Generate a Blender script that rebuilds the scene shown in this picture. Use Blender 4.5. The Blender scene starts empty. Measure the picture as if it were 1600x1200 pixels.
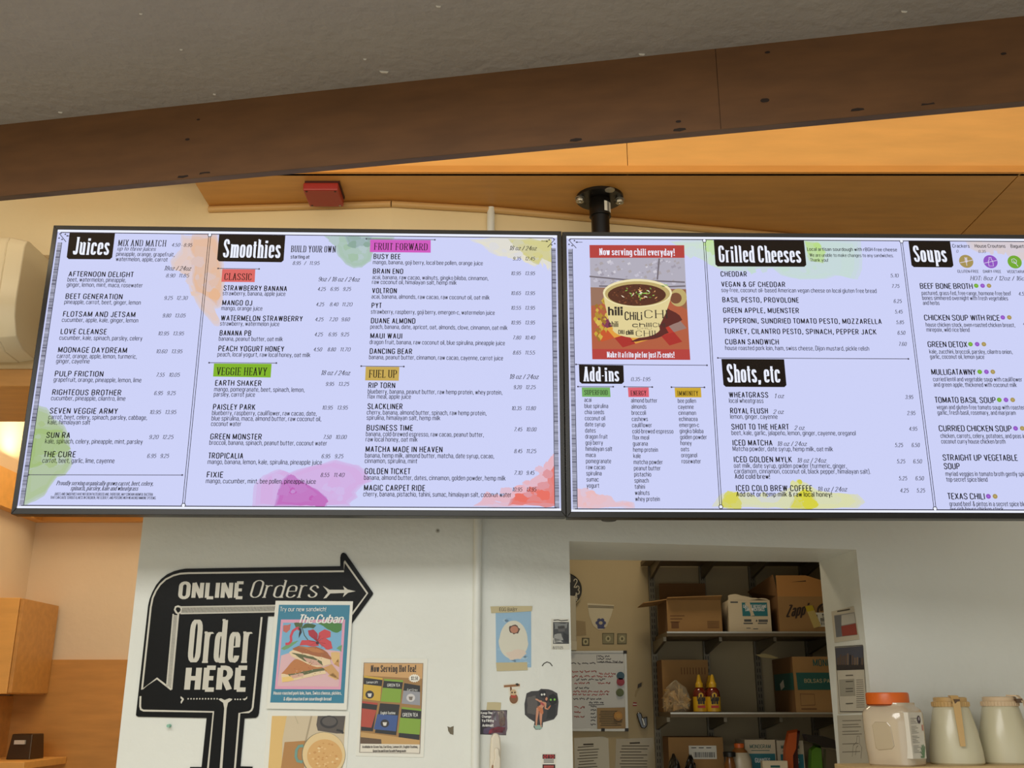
import bpy, bmesh, math, random
from mathutils import Vector as V
random.seed(7)
sin, cos, pi = math.sin, math.cos, math.pi
SC = bpy.context.scene
COL = SC.collection
# ------------------------------------------------------------------ camera
F, PITCH, CZ = 1590.0, math.radians(17.42), 1.6          # focal length in pixels of the 1600 px frame
cd = bpy.data.cameras.new('camera'); cam = bpy.data.objects.new('camera', cd); COL.objects.link(cam)
cd.sensor_fit = 'HORIZONTAL'; cd.sensor_width = 36; cd.lens = F / 1600 * 36; cd.clip_start = 0.02
cam.location = (0, 0, CZ); cam.rotation_euler = (pi / 2 + PITCH, 0, 0)
SC.camera = cam
# ------------------------------------------------------------------ light and exposure
SC.view_settings.view_transform = 'Standard'; SC.view_settings.look = 'None'
SC.view_settings.gamma = 1; SC.view_settings.use_curve_mapping = False
SC.view_settings.exposure = 0.0
w = bpy.data.worlds.new('daylight'); SC.world = w; w.use_nodes = True
w.node_tree.nodes['Background'].inputs[0].default_value = (.97, 1.0, .97, 1)
w.node_tree.nodes['Background'].inputs[1].default_value = 0.85
def area(name, loc, rot, sx, sy, watts, col, spread=180):
    l = bpy.data.lights.new(name, 'AREA'); l.shape = 'RECTANGLE'; l.size = sx; l.size_y = sy
    l.energy = watts; l.color = col; l.spread = math.radians(spread)
    o = bpy.data.objects.new(name, l); COL.objects.link(o); o.location = loc
    o.rotation_euler = tuple(math.radians(a) for a in rot); return o
area('ceiling_panel_light', (-1.1, .3, 2.93), (0, 0, 0), 2.9, 1.6, 104, (1, .985, .925))
area('upper_wall_fill', (.1, 2.08, 2.93), (112, 0, -10), 4.2, .07, 9.5, (1, .86, .62))  # added fill behind the beam, brightens the upper wall and soffit
area('skylight_well_light', (.6, 2.42, 3.72), (12, 0, 0), 3.4, .45, 4, (1, .9, .7))
area('cove_light', (-1.6, 4.62, 2.70), (180, 0, 0), 1.4, .1, 12, (1, .86, .56))
area('far_room_light', (-1.5, 4.1, 3.1), (0, 0, 0), .9, .6, 9, (1, .88, .7))
area('storeroom_light', (.5, 3.95, 2.55), (0, 0, 0), .3, .2, 2.6, (1, .84, .6))

# ------------------------------------------------------------------ pixel <-> place helpers
CP, SP = cos(PITCH), sin(PITCH)
CAM = V((0, 0, CZ))
def ray(px, py):
    x, y = (px - 800) / F, (py - 600) / F
    return V((x, CP + y * SP, SP - y * CP))
def onY(px, py, Y): d = ray(px, py); return CAM + d * (Y / d.y)
def onZ(px, py, z): d = ray(px, py); return CAM + d * ((z - CZ) / d.z)
class Pl:
    """a vertical plane: u runs to the right, v is the height above o, d the distance in front of it"""
    def __init__(s, o, ux):
        s.o = V(o); s.ux = V((ux[0], ux[1], 0)).normalized(); s.n = V((s.ux.y, -s.ux.x, 0))
    def uv(s, px, py):
        d = ray(px, py); t = (s.o - CAM).dot(s.n) / d.dot(s.n); p = CAM + d * t - s.o
        return (p.dot(s.ux), p.z)
    def uvs(s, pts): return [s.uv(*p) for p in pts]
    def pt(s, u, v, d=0.0): return s.o + s.ux * u + V((0, 0, v)) + s.n * d

# ------------------------------------------------------------------ materials
def lin(c): return tuple((x / 255 / 12.92) if x / 255 <= .04045 else ((x / 255 + .055) / 1.055) ** 2.4 for x in c)
_M = {}
def M(c, rough=.6, metal=0, coat=0, name=None, noise=0, scale=20, bump=0, bscale=60, stretch=None):
    key = (c, rough, metal, coat, noise, scale, bump, bscale, stretch)
    if key in _M: return _M[key]
    m = bpy.data.materials.new(name or 'paint_%d_%d_%d' % c); m.use_nodes = True
    nt = m.node_tree; b = nt.nodes['Principled BSDF']
    l = lin(c); b.inputs['Base Color'].default_value = (*l, 1)
    b.inputs['Roughness'].default_value = rough; b.inputs['Metallic'].default_value = metal
    b.inputs['Coat Weight'].default_value = coat; b.inputs['Coat Roughness'].default_value = .12
    if noise or bump:
        tc = nt.nodes.new('ShaderNodeTexCoord'); mp = nt.nodes.new('ShaderNodeMapping')
        nt.links.new(tc.outputs['Object'], mp.inputs[0])
        if stretch: mp.inputs['Scale'].default_value = stretch
    if noise:
        n = nt.nodes.new('ShaderNodeTexNoise'); n.inputs['Scale'].default_value = scale; n.inputs['Detail'].default_value = 6
        nt.links.new(mp.outputs[0], n.inputs['Vector'])
        r = nt.nodes.new('ShaderNodeValToRGB'); nt.links.new(n.outputs[0], r.inputs[0])
        r.color_ramp.elements[0].position = .3; r.color_ramp.elements[1].position = .7
        r.color_ramp.elements[0].color = (*[x * (1 - noise) for x in l], 1)
        r.color_ramp.elements[1].color = (*[min(1, x * (1 + noise)) for x in l], 1)
        nt.links.new(r.outputs[0], b.inputs['Base Color'])
    if bump:
        n = nt.nodes.new('ShaderNodeTexNoise'); n.inputs['Scale'].default_value = bscale; n.inputs['Detail'].default_value = 5
        nt.links.new(mp.outputs[0], n.inputs['Vector'])
        bn = nt.nodes.new('ShaderNodeBump'); bn.inputs['Strength'].default_value = bump; bn.inputs['Distance'].default_value = .01
        nt.links.new(n.outputs[0], bn.inputs['Height']); nt.links.new(bn.outputs[0], b.inputs['Normal'])
    _M[key] = m; return m
def E(c, k=1.0):
    key = ('E', c, k)
    if key in _M: return _M[key]
    m = bpy.data.materials.new('screen_glow_%d_%d_%d' % c); m.use_nodes = True
    b = m.node_tree.nodes['Principled BSDF']; b.inputs['Base Color'].default_value = (.01, .01, .01, 1)
    b.inputs['Roughness'].default_value = .5; b.inputs['Specular IOR Level'].default_value = .1
    b.inputs['Emission Color'].default_value = (*lin(c), 1); b.inputs['Emission Strength'].default_value = k
    _M[key] = m; return m
def clear(c=(255, 255, 255), rough=.05, alpha=.12):
    key = ('C', c, rough, alpha)
    if key in _M: return _M[key]
    m = bpy.data.materials.new('clear_plastic'); m.use_nodes = True
    b = m.node_tree.nodes['Principled BSDF']; b.inputs['Base Color'].default_value = (*lin(c), 1)
    b.inputs['Roughness'].default_value = rough; b.inputs['Alpha'].default_value = alpha
    _M[key] = m; return m
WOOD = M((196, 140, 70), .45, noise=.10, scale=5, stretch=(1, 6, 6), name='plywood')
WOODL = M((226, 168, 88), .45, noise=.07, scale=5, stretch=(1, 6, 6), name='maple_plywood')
WOODD = M((108, 72, 40), .5, noise=.15, scale=5, stretch=(1, 6, 6), name='brown_beam_wood')
PLY = M((92, 68, 40), .7, noise=.4, scale=14, stretch=(.3, 1, 14), name='plywood_edge')
WHITE = M((225, 228, 222), .38, bump=.22, bscale=26, noise=.02, scale=3, name='white_wall_paint')
CREAM = M((232, 212, 168), .55, bump=.15, bscale=26, noise=.03, scale=3, name='cream_wall_paint')
BEIGE = M((222, 202, 172), .6, bump=.1, bscale=30, noise=.03, scale=3, name='beige_wall_paint')
STORE = M((188, 170, 132), .6, noise=.05, scale=3, name='storeroom_wall_paint')
GREYC = M((154, 148, 142), .85, bump=.6, bscale=34, noise=.05, scale=4, name='textured_ceiling')
BLACKP = M((24, 22, 20), .35, name='black_plastic'); BLACKM = M((22, 20, 18), .3, metal=.2, name='black_steel')
STEEL = M((176, 172, 160), .35, metal=.9, name='steel'); GALV = M((120, 112, 96), .45, metal=.7, name='grey_shelf_steel')
CARD = M((164, 124, 74), .8, noise=.08, scale=9, name='cardboard'); CARDD = M((124, 88, 50), .8, noise=.08, scale=9, name='cardboard_shaded')  # second cardboard is a darker copy, shade of the box sides put into its colour
PAPER = M((226, 222, 208), .6, name='paper'); LAM = M((228, 228, 218), .12, coat=.6, name='laminate')
INK = M((26, 24, 24), .5, name='ink'); WHT = M((240, 240, 236), .5, name='white_print')

# ------------------------------------------------------------------ mesh collector
class MB:
    def __init__(s): s.v = []; s.f = []; s.mi = []; s.ms = []; s.flatonly = True
    def m(s, mat):
        if mat not in s.ms: s.ms.append(mat)
        return s.ms.index(mat)
    def add(s, vs, fs, mat):
        b = len(s.v); k = s.m(mat); s.v += [tuple(x) for x in vs]
        for f in fs: s.f.append(tuple(b + i for i in f)); s.mi.append(k)
    def flat(s, pl, uv, d, mat): s.add([pl.pt(u, v, d) for u, v in uv], [tuple(range(len(uv)))], mat)
    def prism(s, pl, uv, d0, d1, mat):
        n = len(uv); s.flatonly = False
        s.add([pl.pt(u, v, d0) for u, v in uv] + [pl.pt(u, v, d1) for u, v in uv],
              [tuple(range(n))[::-1], tuple(range(n, 2 * n))] + [(i, (i + 1) % n, n + (i + 1) % n, n + i) for i in range(n)], mat)
    def hexa(s, a, b, mat):            # a, b: two quads of points, joined
        s.flatonly = False
        n = len(a)
        s.add(list(a) + list(b), [tuple(range(n))[::-1], tuple(range(n, 2 * n))] + [(i, (i + 1) % n, n + (i + 1) % n, n + i) for i in range(n)], mat)
    def box(s, x0, x1, y0, y1, z0, z1, mat):
        s.hexa([(x0, y0, z0), (x1, y0, z0), (x1, y1, z0), (x0, y1, z0)], [(x0, y0, z1), (x1, y0, z1), (x1, y1, z1), (x0, y1, z1)], mat)
    def tube(s, pts, r, mat, n=12, r2=None):
        s.flatonly = False
        pts = [V(p) for p in pts]; vs = []; fs = []; N = len(pts)
        up = V((.13, .21, 1)).normalized()
        for i, p in enumerate(pts):
            t = (pts[min(i + 1, N - 1)] - pts[max(i - 1, 0)]).normalized()
            a = t.cross(up if abs(t.dot(up)) < .95 else V((1, 0, 0))).normalized(); b = t.cross(a)
            rr = r if r2 is None else r + (r2 - r) * i / (N - 1)
            vs += [p + (a * cos(2 * pi * k / n) + b * sin(2 * pi * k / n)) * rr for k in range(n)]
        for i in range(N - 1):
            for k in range(n): fs.append((i * n + k, i * n + (k + 1) % n, (i + 1) * n + (k + 1) % n, (i + 1) * n + k))
        fs += [tuple(range(n))[::-1], tuple(range((N - 1) * n, N * n))]
        s.add(vs, fs, mat)
    def lathe(s, c, prof, mat, n=28, sq=0.0, sx=1, sy=1, rot=0):
        """prof: (radius, height) pairs; sq > 0 squares the section"""
        s.flatonly = False
        vs = []; fs = []; N = len(prof)
        for r, h in prof:
            for k in range(n):
                a = 2 * pi * k / n; q = 1.0
                if sq: q = 1 / (abs(cos(a)) ** (2 + sq * 6) + abs(sin(a)) ** (2 + sq * 6)) ** (1 / (2 + sq * 6))
                x, y = r * q * cos(a) * sx, r * q * sin(a) * sy
                vs.append((c[0] + x * cos(rot) - y * sin(rot), c[1] + x * sin(rot) + y * cos(rot), c[2] + h))
        for i in range(N - 1):
            for k in range(n): fs.append((i * n + k, i * n + (k + 1) % n, (i + 1) * n + (k + 1) % n, (i + 1) * n + k))
        fs += [tuple(range(n))[::-1], tuple(range((N - 1) * n, N * n))]
        s.add(vs, fs, mat)
    def build(s, name, root=None, smooth=False, bevel=0, parent=None):
        off = root.location if root else V((0, 0, 0))
        me = bpy.data.meshes.new(name)
        me.from_pydata([(x - off.x, y - off.y, z - off.z) for x, y, z in s.v], [], s.f)
        for mt in s.ms: me.materials.append(mt)
        me.polygons.foreach_set('material_index', s.mi)
        if not s.flatonly:
            bm = bmesh.new(); bm.from_mesh(me); bmesh.ops.recalc_face_normals(bm, faces=bm.faces); bm.to_mesh(me); bm.free()
        me.update()
        if smooth: me.polygons.foreach_set('use_smooth', [True] * len(me.polygons)); me.set_sharp_from_angle(angle=math.radians(38))
        o = bpy.data.objects.new(name, me); COL.objects.link(o)
        if parent or root: o.parent = parent or root
        if bevel:
            b = o.modifiers.new('edge', 'BEVEL'); b.width = bevel; b.segments = 2; b.limit_method = 'ANGLE'
        return o
def tag(o, label, cat, group=None):
    o['label'] = label; o['category'] = cat
    if group: o['group'] = group
    return o
def thing(name, label, cat, loc, group=None):
    o = bpy.data.objects.new(name, None); COL.objects.link(o); o.location = loc; o.empty_display_size = .05
    return tag(o, label, cat, group)
def struct(name, mb, **k):
    o = mb.build(name, **k); o['kind'] = 'structure'; return o
def solo(name, mb, label, cat, group=None, **k): return tag(mb.build(name, **k), label, cat, group)
def lab(o, t): o['label'] = t; return o

# ------------------------------------------------------------------ lettering drawn with a pen
GL = {
'a':"2,55 @18,52,16,18,165,0 34,0;34,42 16,40 @16,20,16,20,90,270 @20,14,14,14,270,360",
'b':"0,100 0,0;0,52 @18,52,18,18,180,0 36,18 @18,18,18,18,0,-180",'c':"36,50 @18,52,18,18,0,180 0,18 @18,18,18,18,180,360",
'd':"36,100 36,0;36,52 @18,52,18,18,0,180 0,18 @18,18,18,18,180,360",'e':"0,36 36,36 36,52 @18,52,18,18,0,180 0,18 @18,18,18,18,180,350",
'f':"28,98 @24,84,14,16,75,180 10,0;0,70 24,70",'g':"36,70 36,-8 @18,-8,18,17,0,-160;36,52 @18,52,18,18,0,180 0,20 @18,20,18,18,180,360",
'h':"0,100 0,0;0,50 @18,52,18,18,180,0 36,0",'i':"0,70 0,0;*0,89",'j':"6,70 6,-10 @-4,-12,10,13,0,-100;*6,89",
'k':"0,100 0,0;33,70 0,28;11,42 36,0",'l':"0,100 0,0",'m':"0,70 0,0;0,54 @16,53,16,17,180,0 32,0;32,54 @48,53,16,17,180,0 64,0",
'n':"0,70 0,0;0,50 @18,52,18,18,180,0 36,0",'o':"0,18 0,52 @18,52,18,18,180,0 36,18 @18,18,18,18,0,-180",
'p':"0,70 0,-26;0,52 @18,52,18,18,180,0 36,18 @18,18,18,18,0,-180",'q':"36,70 36,-26;36,52 @18,52,18,18,0,180 0,18 @18,18,18,18,180,360",
'r':"0,70 0,0;0,46 @15,52,15,18,180,55",'s':"33,54 @17,53,16,17,5,200 @17,17,17,17,20,-180",
't':"11,90 11,14 @22,14,11,14,180,285;-7,68 31,68",'u':"0,70 0,18 @18,18,18,18,180,360;36,70 36,0",
'v':"0,70 18,0;18,0 36,70",'w':"0,70 13,0;13,0 26,70;26,70 39,0;39,0 52,70",'x':"0,70 36,0;36,70 0,0",
'y':"0,70 18,2;36,70 14,-18 @6,-16,9,10,-10,-90",'z':"1,70 34,70;34,70 0,0;0,0 36,0",'\u00f1':"0,70 0,0;0,50 @18,52,18,18,180,0 36,0;6,84 30,90",
'A':"0,0 21,100;21,100 42,0;7,32 35,32",'B':"0,0 0,100;0,100 20,100 @20,76,20,24,90,-90 0,52;20,52 @20,26,22,26,90,-90 0,0",
'C':"42,74 @21,78,21,22,-5,180 0,22 @21,22,21,22,180,365",'D':"0,0 0,100;0,100 20,100 @20,78,22,22,90,0 42,22 @20,22,22,22,0,-90 0,0",
'E':"0,0 0,100;0,100 36,100;0,52 30,52;0,0 36,0",'F':"0,0 0,100;0,100 36,100;0,52 30,52",
'G':"42,76 @21,78,21,22,0,180 0,22 @21,22,21,22,180,360 42,46;42,46 24,46",'H':"0,0 0,100;42,0 42,100;0,52 42,52",'I':"0,0 0,100",
'J':"30,100 30,20 @15,20,15,20,0,-180",'K':"0,0 0,100;40,100 0,38;13,56 42,0",'L':"0,0 0,100;0,0 36,0",
'M':"0,0 0,100;0,100 27,8;27,8 54,100;54,100 54,0",'N':"0,0 0,100;0,100 42,0;42,0 42,100",
'O':"0,22 0,78 @21,78,21,22,180,0 42,22 @21,22,21,22,0,-180",'P':"0,0 0,100;0,100 20,100 @20,73,21,27,90,-90 0,46",
'Q':"0,22 0,78 @21,78,21,22,180,0 42,22 @21,22,21,22,0,-180;26,20 44,-4",'R':"0,0 0,100;0,100 20,100 @20,74,21,26,90,-90 0,48;20,48 42,0",
'S':"41,74 @21,77,20,23,-5,200 @21,24,21,24,20,-180",'T':"0,100 42,100;21,100 21,0",'U':"0,100 0,22 @21,22,21,22,180,360 42,100",
'V':"0,100 21,0;21,0 42,100",'W':"0,100 16,0;16,0 32,100;32,100 48,0;48,0 64,100",'X':"0,100 42,0;42,100 0,0",
'Y':"0,100 21,46;42,100 21,46;21,46 21,0",'Z':"2,100 40,100;40,100 0,0;0,0 42,0",
'0':"0,22 0,78 @20,78,20,22,180,0 40,22 @20,22,20,22,0,-180",'1':"6,82 20,100;20,100 20,0",'2':"1,74 @20,77,19,23,180,-25 0,0;0,0 40,0",
'3':"2,82 @20,76,18,24,160,-90 @19,26,21,26,90,-165",'4':"30,0 30,100;30,100 0,30;0,30 42,30",'5':"36,100 5,100;5,100 3,56 @19,32,21,32,125,-155",
'6':"37,82 @20,77,19,23,15,180 0,30;0,30 @20,30,20,30,180,-180",'7':"0,100 40,100;40,100 14,0",
'8':"37,76 @20,76,17,24,0,360;40,27 @20,27,20,27,0,360",'9':"40,70 @20,70,20,30,0,360;40,70 40,22 @20,22,20,22,0,-155",
'.':"*0,4",',':"*0,4;2,4 -4,-14",'-':"0,38 22,38",'\u2013':"0,38 34,38",'(':"14,108 @24,46,24,66,110,250",')':"0,108 @-10,46,24,66,70,-70",
'&':"44,0 10,72 @18,82,12,18,200,-20 @16,24,18,26,120,330 42,44",'/':"0,-6 26,104",'!':"0,100 0,32;*0,4","'":"0,100 -3,80",':':"*0,8;*0,54",
'$':"36,74 @19,76,18,22,0,200 @19,25,19,23,20,-180;19,112 19,-12",' ':""}
_GC = {}
def glyph(ch):
    if ch in _GC: return _GC[ch]
    out = []
    for st in GL[ch].split(';'):
        if not st: continue
        if st[0] == '*':
            x, y = st[1:].split(','); out.append(('dot', (float(x) / 100, float(y) / 100))); continue
        pts = []
        for tk in st.split():
            if tk[0] == '@':
                cx, cy, rx, ry, a0, a1 = (float(q) for q in tk[1:].split(','))
                n = max(2, int(math.ceil(abs(a1 - a0) / 26)))
                seq = [(cx + rx * cos(math.radians(a0 + (a1 - a0) * i / n)), cy + ry * sin(math.radians(a0 + (a1 - a0) * i / n))) for i in range(n + 1)]
            else: seq = [tuple(float(q) for q in tk.split(','))]
            for p in seq:
                p = (p[0] / 100, p[1] / 100)
                if not pts or (p[0] - pts[-1][0]) ** 2 + (p[1] - pts[-1][1]) ** 2 > 1e-5: pts.append(p)
        out.append(('path', pts))
    xs = [p[0] for k, q in out if k == 'path' for p in q] + [q[0] for k, q in out if k == 'dot']
    lo, hi = (min(xs), max(xs)) if xs else (0, .16)
    _GC[ch] = (out, lo, hi); return _GC[ch]
class St:
    def __init__(s, hx, hy, ls=.17, shear=0, serif=False, xs=1.0): s.hx, s.hy, s.ls, s.shear, s.serif, s.xs = hx, hy, ls, shear, serif, xs
TITLE = St(.088, .074, .31); BODY = St(.056, .052, .20); BOLD = St(.075, .062, .24); TINY = St(.06, .05, .2)
HEAD = St(.072, .032, .26, serif=True); CAPS = St(.060, .030, .26, serif=True)
NUM = St(.066, .046, .23, shear=.22, serif=False, xs=1.12); ITAL = St(.068, .040, .22, shear=.25, serif=True)
BLOCK = St(.115, .085, .31); SCRIPT = St(.10, .065, .22, shear=.3)
def strip(pts, hx, hy, closed):
    n = len(pts); L = []; R = []
    for i, p in enumerate(pts):
        a = pts[i - 1] if i else (pts[-2] if closed else p); b = pts[i + 1] if i < n - 1 else (pts[1] if closed else p)
        tx, ty = b[0] - a[0], b[1] - a[1]; l = math.hypot(tx, ty) or 1; nx, ny = -ty / l, tx / l
        q = math.sqrt(hx * hx * nx * nx + hy * hy * ny * ny) or 1
        ox, oy = hx * hx * nx / q, hy * hy * ny / q
        L.append((p[0] + ox, p[1] + oy)); R.append((p[0] - ox, p[1] - oy))
    return L, R
_GI = {}
def ink(ch, st):
    """how far the pen reaches beyond the skeleton on the left and right of a letter, and the letter's skeleton ends"""
    key = (ch, st.hx, st.hy)
    if key not in _GI:
        G, lo, hi = glyph(ch); a, b = lo, hi
        for kd, q in G:
            if kd == 'dot': a, b = min(a, q[0] - st.hx), max(b, q[0] + st.hx); continue
            L, R = strip(q, st.hx, st.hy, len(q) > 3 and math.hypot(q[0][0] - q[-1][0], q[0][1] - q[-1][1]) < .012)
            a = min(a, min(p[0] for p in L + R)); b = max(b, max(p[0] for p in L + R))
            if st.serif and abs(q[0][0] - q[-1][0]) < .01 and len(q) == 2: a -= .03; b += .03
        _GI[key] = (lo - a, b - hi, lo, hi)
    return _GI[key]
def text_width(t, st):
    gap = max(.045, st.ls - 2 * st.hx)
    return sum(ink(c, st)[3] - ink(c, st)[2] for c in t) + gap * (len(t) - 1), sum(ink(c, st)[0] + ink(c, st)[1] for c in t)
def text(mb, pl, t, u, v, cap, st, d, mat, width=None, du=0.0):
    """write t with its baseline starting at (u, v); width stretches it; du tilts the baseline"""
    flex, fixed = text_width(t, st)
    xs, pk = st.xs, 1.0
    if width is not None:
        w_ = width / cap; xs = (w_ - fixed) / flex
        if xs < .55: pk = w_ / (flex * .55 + fixed); xs = .55 * pk
    gap = max(.045, st.ls - 2 * st.hx) * xs
    x = 0.0; hx, hy = st.hx * pk, st.hy; n_ = 0
    for ch in t:
        pl_l, pl_r, lo, hi = ink(ch, st); G = glyph(ch)[0]; x += pl_l * pk
        def put(poly, e): mb.flat(pl, [(u + cap * (x + a + b * st.shear), v + cap * (b + du * (x + a))) for a, b in poly], d + e, mat)
        ends = [q[k] for kd, q in G if kd == 'path' for k in (0, -1)]
        for si, (kd, q) in enumerate(G):
            e_ = si * 4e-5
            if kd == 'dot':
                a, b = (q[0] - lo) * xs, q[1]; r = max(hx, hy) * 1.15
                put([(a - r, b - r), (a + r, b - r), (a + r, b + r), (a - r, b + r)], e_); continue
            p = [((a - lo) * xs, b) for a, b in q]
            closed = len(p) > 3 and math.hypot(p[0][0] - p[-1][0], p[0][1] - p[-1][1]) < .012
            L, R = strip(p, hx, hy, closed)
            vs = [pl.pt(u + cap * (x + a + b * st.shear), v + cap * (b + du * (x + a)), d + e_) for a, b in L + R]
            n = len(p)
            if cap < .04: mb.add(vs, [(i, i + 1, n + i + 1, n + i) for i in range(n - 1)], mat)
            else:
                for i in range(n - 1):
                    o_ = pl.n * (1.2e-5 * i + si * 1.2e-4); mb.add([vs[i] + o_, vs[i + 1] + o_, vs[n + i + 1] + o_, vs[n + i] + o_], [(0, 1, 2, 3)], mat)
            if st.serif and not closed:
                for k, k2 in ((0, 1), (-1, -2)):
                    e, e2 = q[k], q[k2]; a, b = p[k]
                    vert = abs(e[1] - e2[1]) > abs(e[0] - e2[0]) * 1.1
                    if sum(1 for z in ends if abs(z[0] - e[0]) + abs(z[1] - e[1]) < .01) > 1 and ch in 'vwVWMNxy': continue
                    if vert and round(e[1] * 100) in (0, 70, 100, -26):
                        l = r = hx + min(.05, max(.006, .28 * ((.32 if ch == 'm' else .36) * xs - 2 * hx)))
                        if ch.islower() and e[1] > .5: r = 0
                        put([(a - l, b - hy), (a + r, b - hy), (a + r, b + hy), (a - l, b + hy)], (1.6e-4 if cap < .04 else 6e-4) + 2e-5 * (k + 1))
                    elif not vert and ch in 'EFLTZz' and abs(e[1] - e2[1]) < .01 and e[0] not in (0,):
                        s_ = -1 if e[1] > .5 else 1
                        put([(a - hy, b), (a + hy, b), (a + hy, b + s_ * .17), (a - hy, b + s_ * .17)], 2.2e-4)
        x += (hi - lo) * xs + pl_r * pk + gap
def ptext(mb, pl, t, x0, y, x1, cap, st, d, mat):
    """lettering whose left and right ends are read off the photograph (pixels on that plane)"""
    u, v = pl.uv(x0, y); u1 = pl.uv(x1, y)[0] if x1 is not None else None
    text(mb, pl, t, u, v, cap, st, d, mat, None if u1 is None else u1 - u)
def pline(mb, pl, pts, hw, d, mat, closed=False):
    p = pl.uvs(pts); uline(mb, pl, p, hw, d, mat, closed)
def uline(mb, pl, p, hw, d, mat, closed=False):
    if closed: p = p + [p[0]]
    L, R = strip(p, hw, hw, closed); n = len(p)
    mb.add([pl.pt(a, b, d) for a, b in L + R], [(i, i + 1, n + i + 1, n + i) for i in range(n - 1)], mat)
def disc(c, r, n=20, ry=None): return [(c[0] + r * cos(2 * pi * k / n), c[1] + (ry or r) * sin(2 * pi * k / n)) for k in range(n)]
def rough_edge(p, amp, it=3):
    for _ in range(it):
        q = []
        for i, a in enumerate(p):
            b = p[(i + 1) % len(p)]; l = math.hypot(b[0] - a[0], b[1] - a[1]); k = random.uniform(-amp, amp)
            q += [a, ((a[0] + b[0]) / 2 - (b[1] - a[1]) * k, (a[1] + b[1]) / 2 + (b[0] - a[0]) * k)]
        p = q
    return p




# ================================================================== the setting
SOF = 3.139                                             # underside of the plywood soffit
def lowY(x): return 2.975 + (-.105 - x) * .010 if x < -.105 else 2.975 + (x + .105) * .194
def upY(x): return 2.95 + (-.387 - x) * .063 if x < -.387 else (2.95 + (x + .387) * .126 if x < -.069 else 2.99 + (x + .069) * .194)
WL = Pl((-.105, 2.975, 0), (1, -.010)); WR = Pl((-.105, 2.975, 0), (1, .194))
def onwall(pl, px, py, d=0): u, v = pl.uv(px, py); return pl.pt(u, v, d)
DL, DR = onwall(WR, 892, 1000), onwall(WR, 1352, 1000)   # doorway jambs on the wall face
DZ = (onwall(WR, 891, 842.5).z + onwall(WR, 1339, 861.7).z) / 2
LXE = onwall(WL, 203, 1000).x                            # free left end of the white wall
xr = onY(1282, 900, 3.50).x
# white wall: columns of (x, low y, up y)
mb = MB()
cols = [LXE, -.7, -.387, -.105, -.069, DL.x]
def wallcol(x): return [(x, lowY(x), 0), (x, lowY(x), DZ), (x, lowY(x), 2.25), (x, upY(x), 2.75), (x, upY(x), 3.8)]
def sheet(xs, k0=0):
    for a, b in zip(xs, xs[1:]):
        A, B = wallcol(a), wallcol(b)
        for k in range(k0, 4): mb.add([A[k], B[k], B[k + 1], A[k + 1]], [(0, 1, 2, 3)], WHITE if k < 3 else CREAM)
sheet(cols); sheet([DL.x, .5, .8, DR.x], 1); sheet([DR.x, 1.6, 2.3, 3.6])
A, B = wallcol(LXE), [(LXE + .02, 3.46, q[2]) for q in wallcol(LXE)]
for k in range(4): mb.add([A[k], B[k], B[k + 1], A[k + 1]], [(0, 1, 2, 3)], WHITE)
li, ri = V((DL.x, 3.44, 0)), V((xr, 3.50, 0))
lo_, ro_ = V((DL.x, lowY(DL.x), 0)), V((DR.x, lowY(DR.x), 0)); up = V((0, 0, DZ))
mb.add([lo_, li, li + up, lo_ + up], [(0, 1, 2, 3)], WHITE); mb.add([ro_, ri, ri + up, ro_ + up], [(0, 1, 2, 3)], WHITE)
mb.add([lo_ + up, ro_ + up, ri + up, li + up], [(0, 1, 2, 3)], WHITE)
for a, b in (((LXE + .02, 3.46), (li.x, li.y)), ((ri.x, ri.y), (3.6, 3.9))):
    mb.add([(a[0], a[1], 0), (b[0], b[1], 0), (b[0], b[1], 3.8), (a[0], a[1], 3.8)], [(0, 1, 2, 3)], WHITE)
mb.add([li + up, ri + up, (ri.x, ri.y, 3.8), (li.x, li.y, 3.8)], [(0, 1, 2, 3)], WHITE)
struct('wall_back', mb, smooth=True)
# header over the opening on the left, with a timber beam under it
hz = onY(30, 570, 3.0).z
mb = MB(); mb.box(-3.6, LXE + .005, 2.995, 3.35, hz, 3.8, CREAM); struct('wall_left_header', mb)
mb = MB(); z0 = onY(30, 606, 3.0).z; mb.box(-3.6, LXE + .005, 2.985, 3.40, z0, hz, WOOD); struct('trim_1', mb, bevel=.004)
# far room seen through that opening
FX, FY = -2.35, 5.0
mb = MB(); mb.add([(FX, FY, 0), (-.25, FY, 0), (-.25, FY, 3.2), (FX, FY, 3.2)], [(0, 1, 2, 3)], BEIGE); struct('wall_far', mb)
mb = MB(); mb.add([(FX, 3.4, 0), (FX, FY, 0), (FX, FY, 3.2), (FX, 3.4, 3.2)], [(0, 1, 2, 3)], BEIGE); struct('wall_far_left', mb)
mb = MB(); mb.box(FX - .02, -.2, 3.4, FY + .02, 3.2, 3.24, BEIGE); struct('ceiling_far', mb)
bz0, bz1 = onY(120, 814, FY - .05).z, onY(10, 744, 4.7).z
mb = MB(); mb.box(FX, -.25, FY - .05, FY, bz0, bz0 + .035, WOODL); mb.box(FX, -.25, FY - .16, FY - .14, bz0 + .035, bz1, WOODL); mb.box(FX, -.25, FY - .16, FY, bz0 + .03, bz0 + .05, WOOD)
mb.box(FX, FX + .05, 3.5, FY - .05, bz0, bz0 + .035, WOODL); mb.box(FX + .03, FX + .05, 3.5, FY - .16, bz0 + .035, bz1, WOODL); struct('trim_2', mb)
wz = onY(130, 1031, FY).z
mb = MB(); mb.box(FX, -.25, FY - .02, FY, .0, wz, WOOD); mb.box(FX, FX + .02, 3.5, FY - .02, 0, onY(30, 1087, 4.8).z, WOOD); struct('trim_3', mb)
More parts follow.
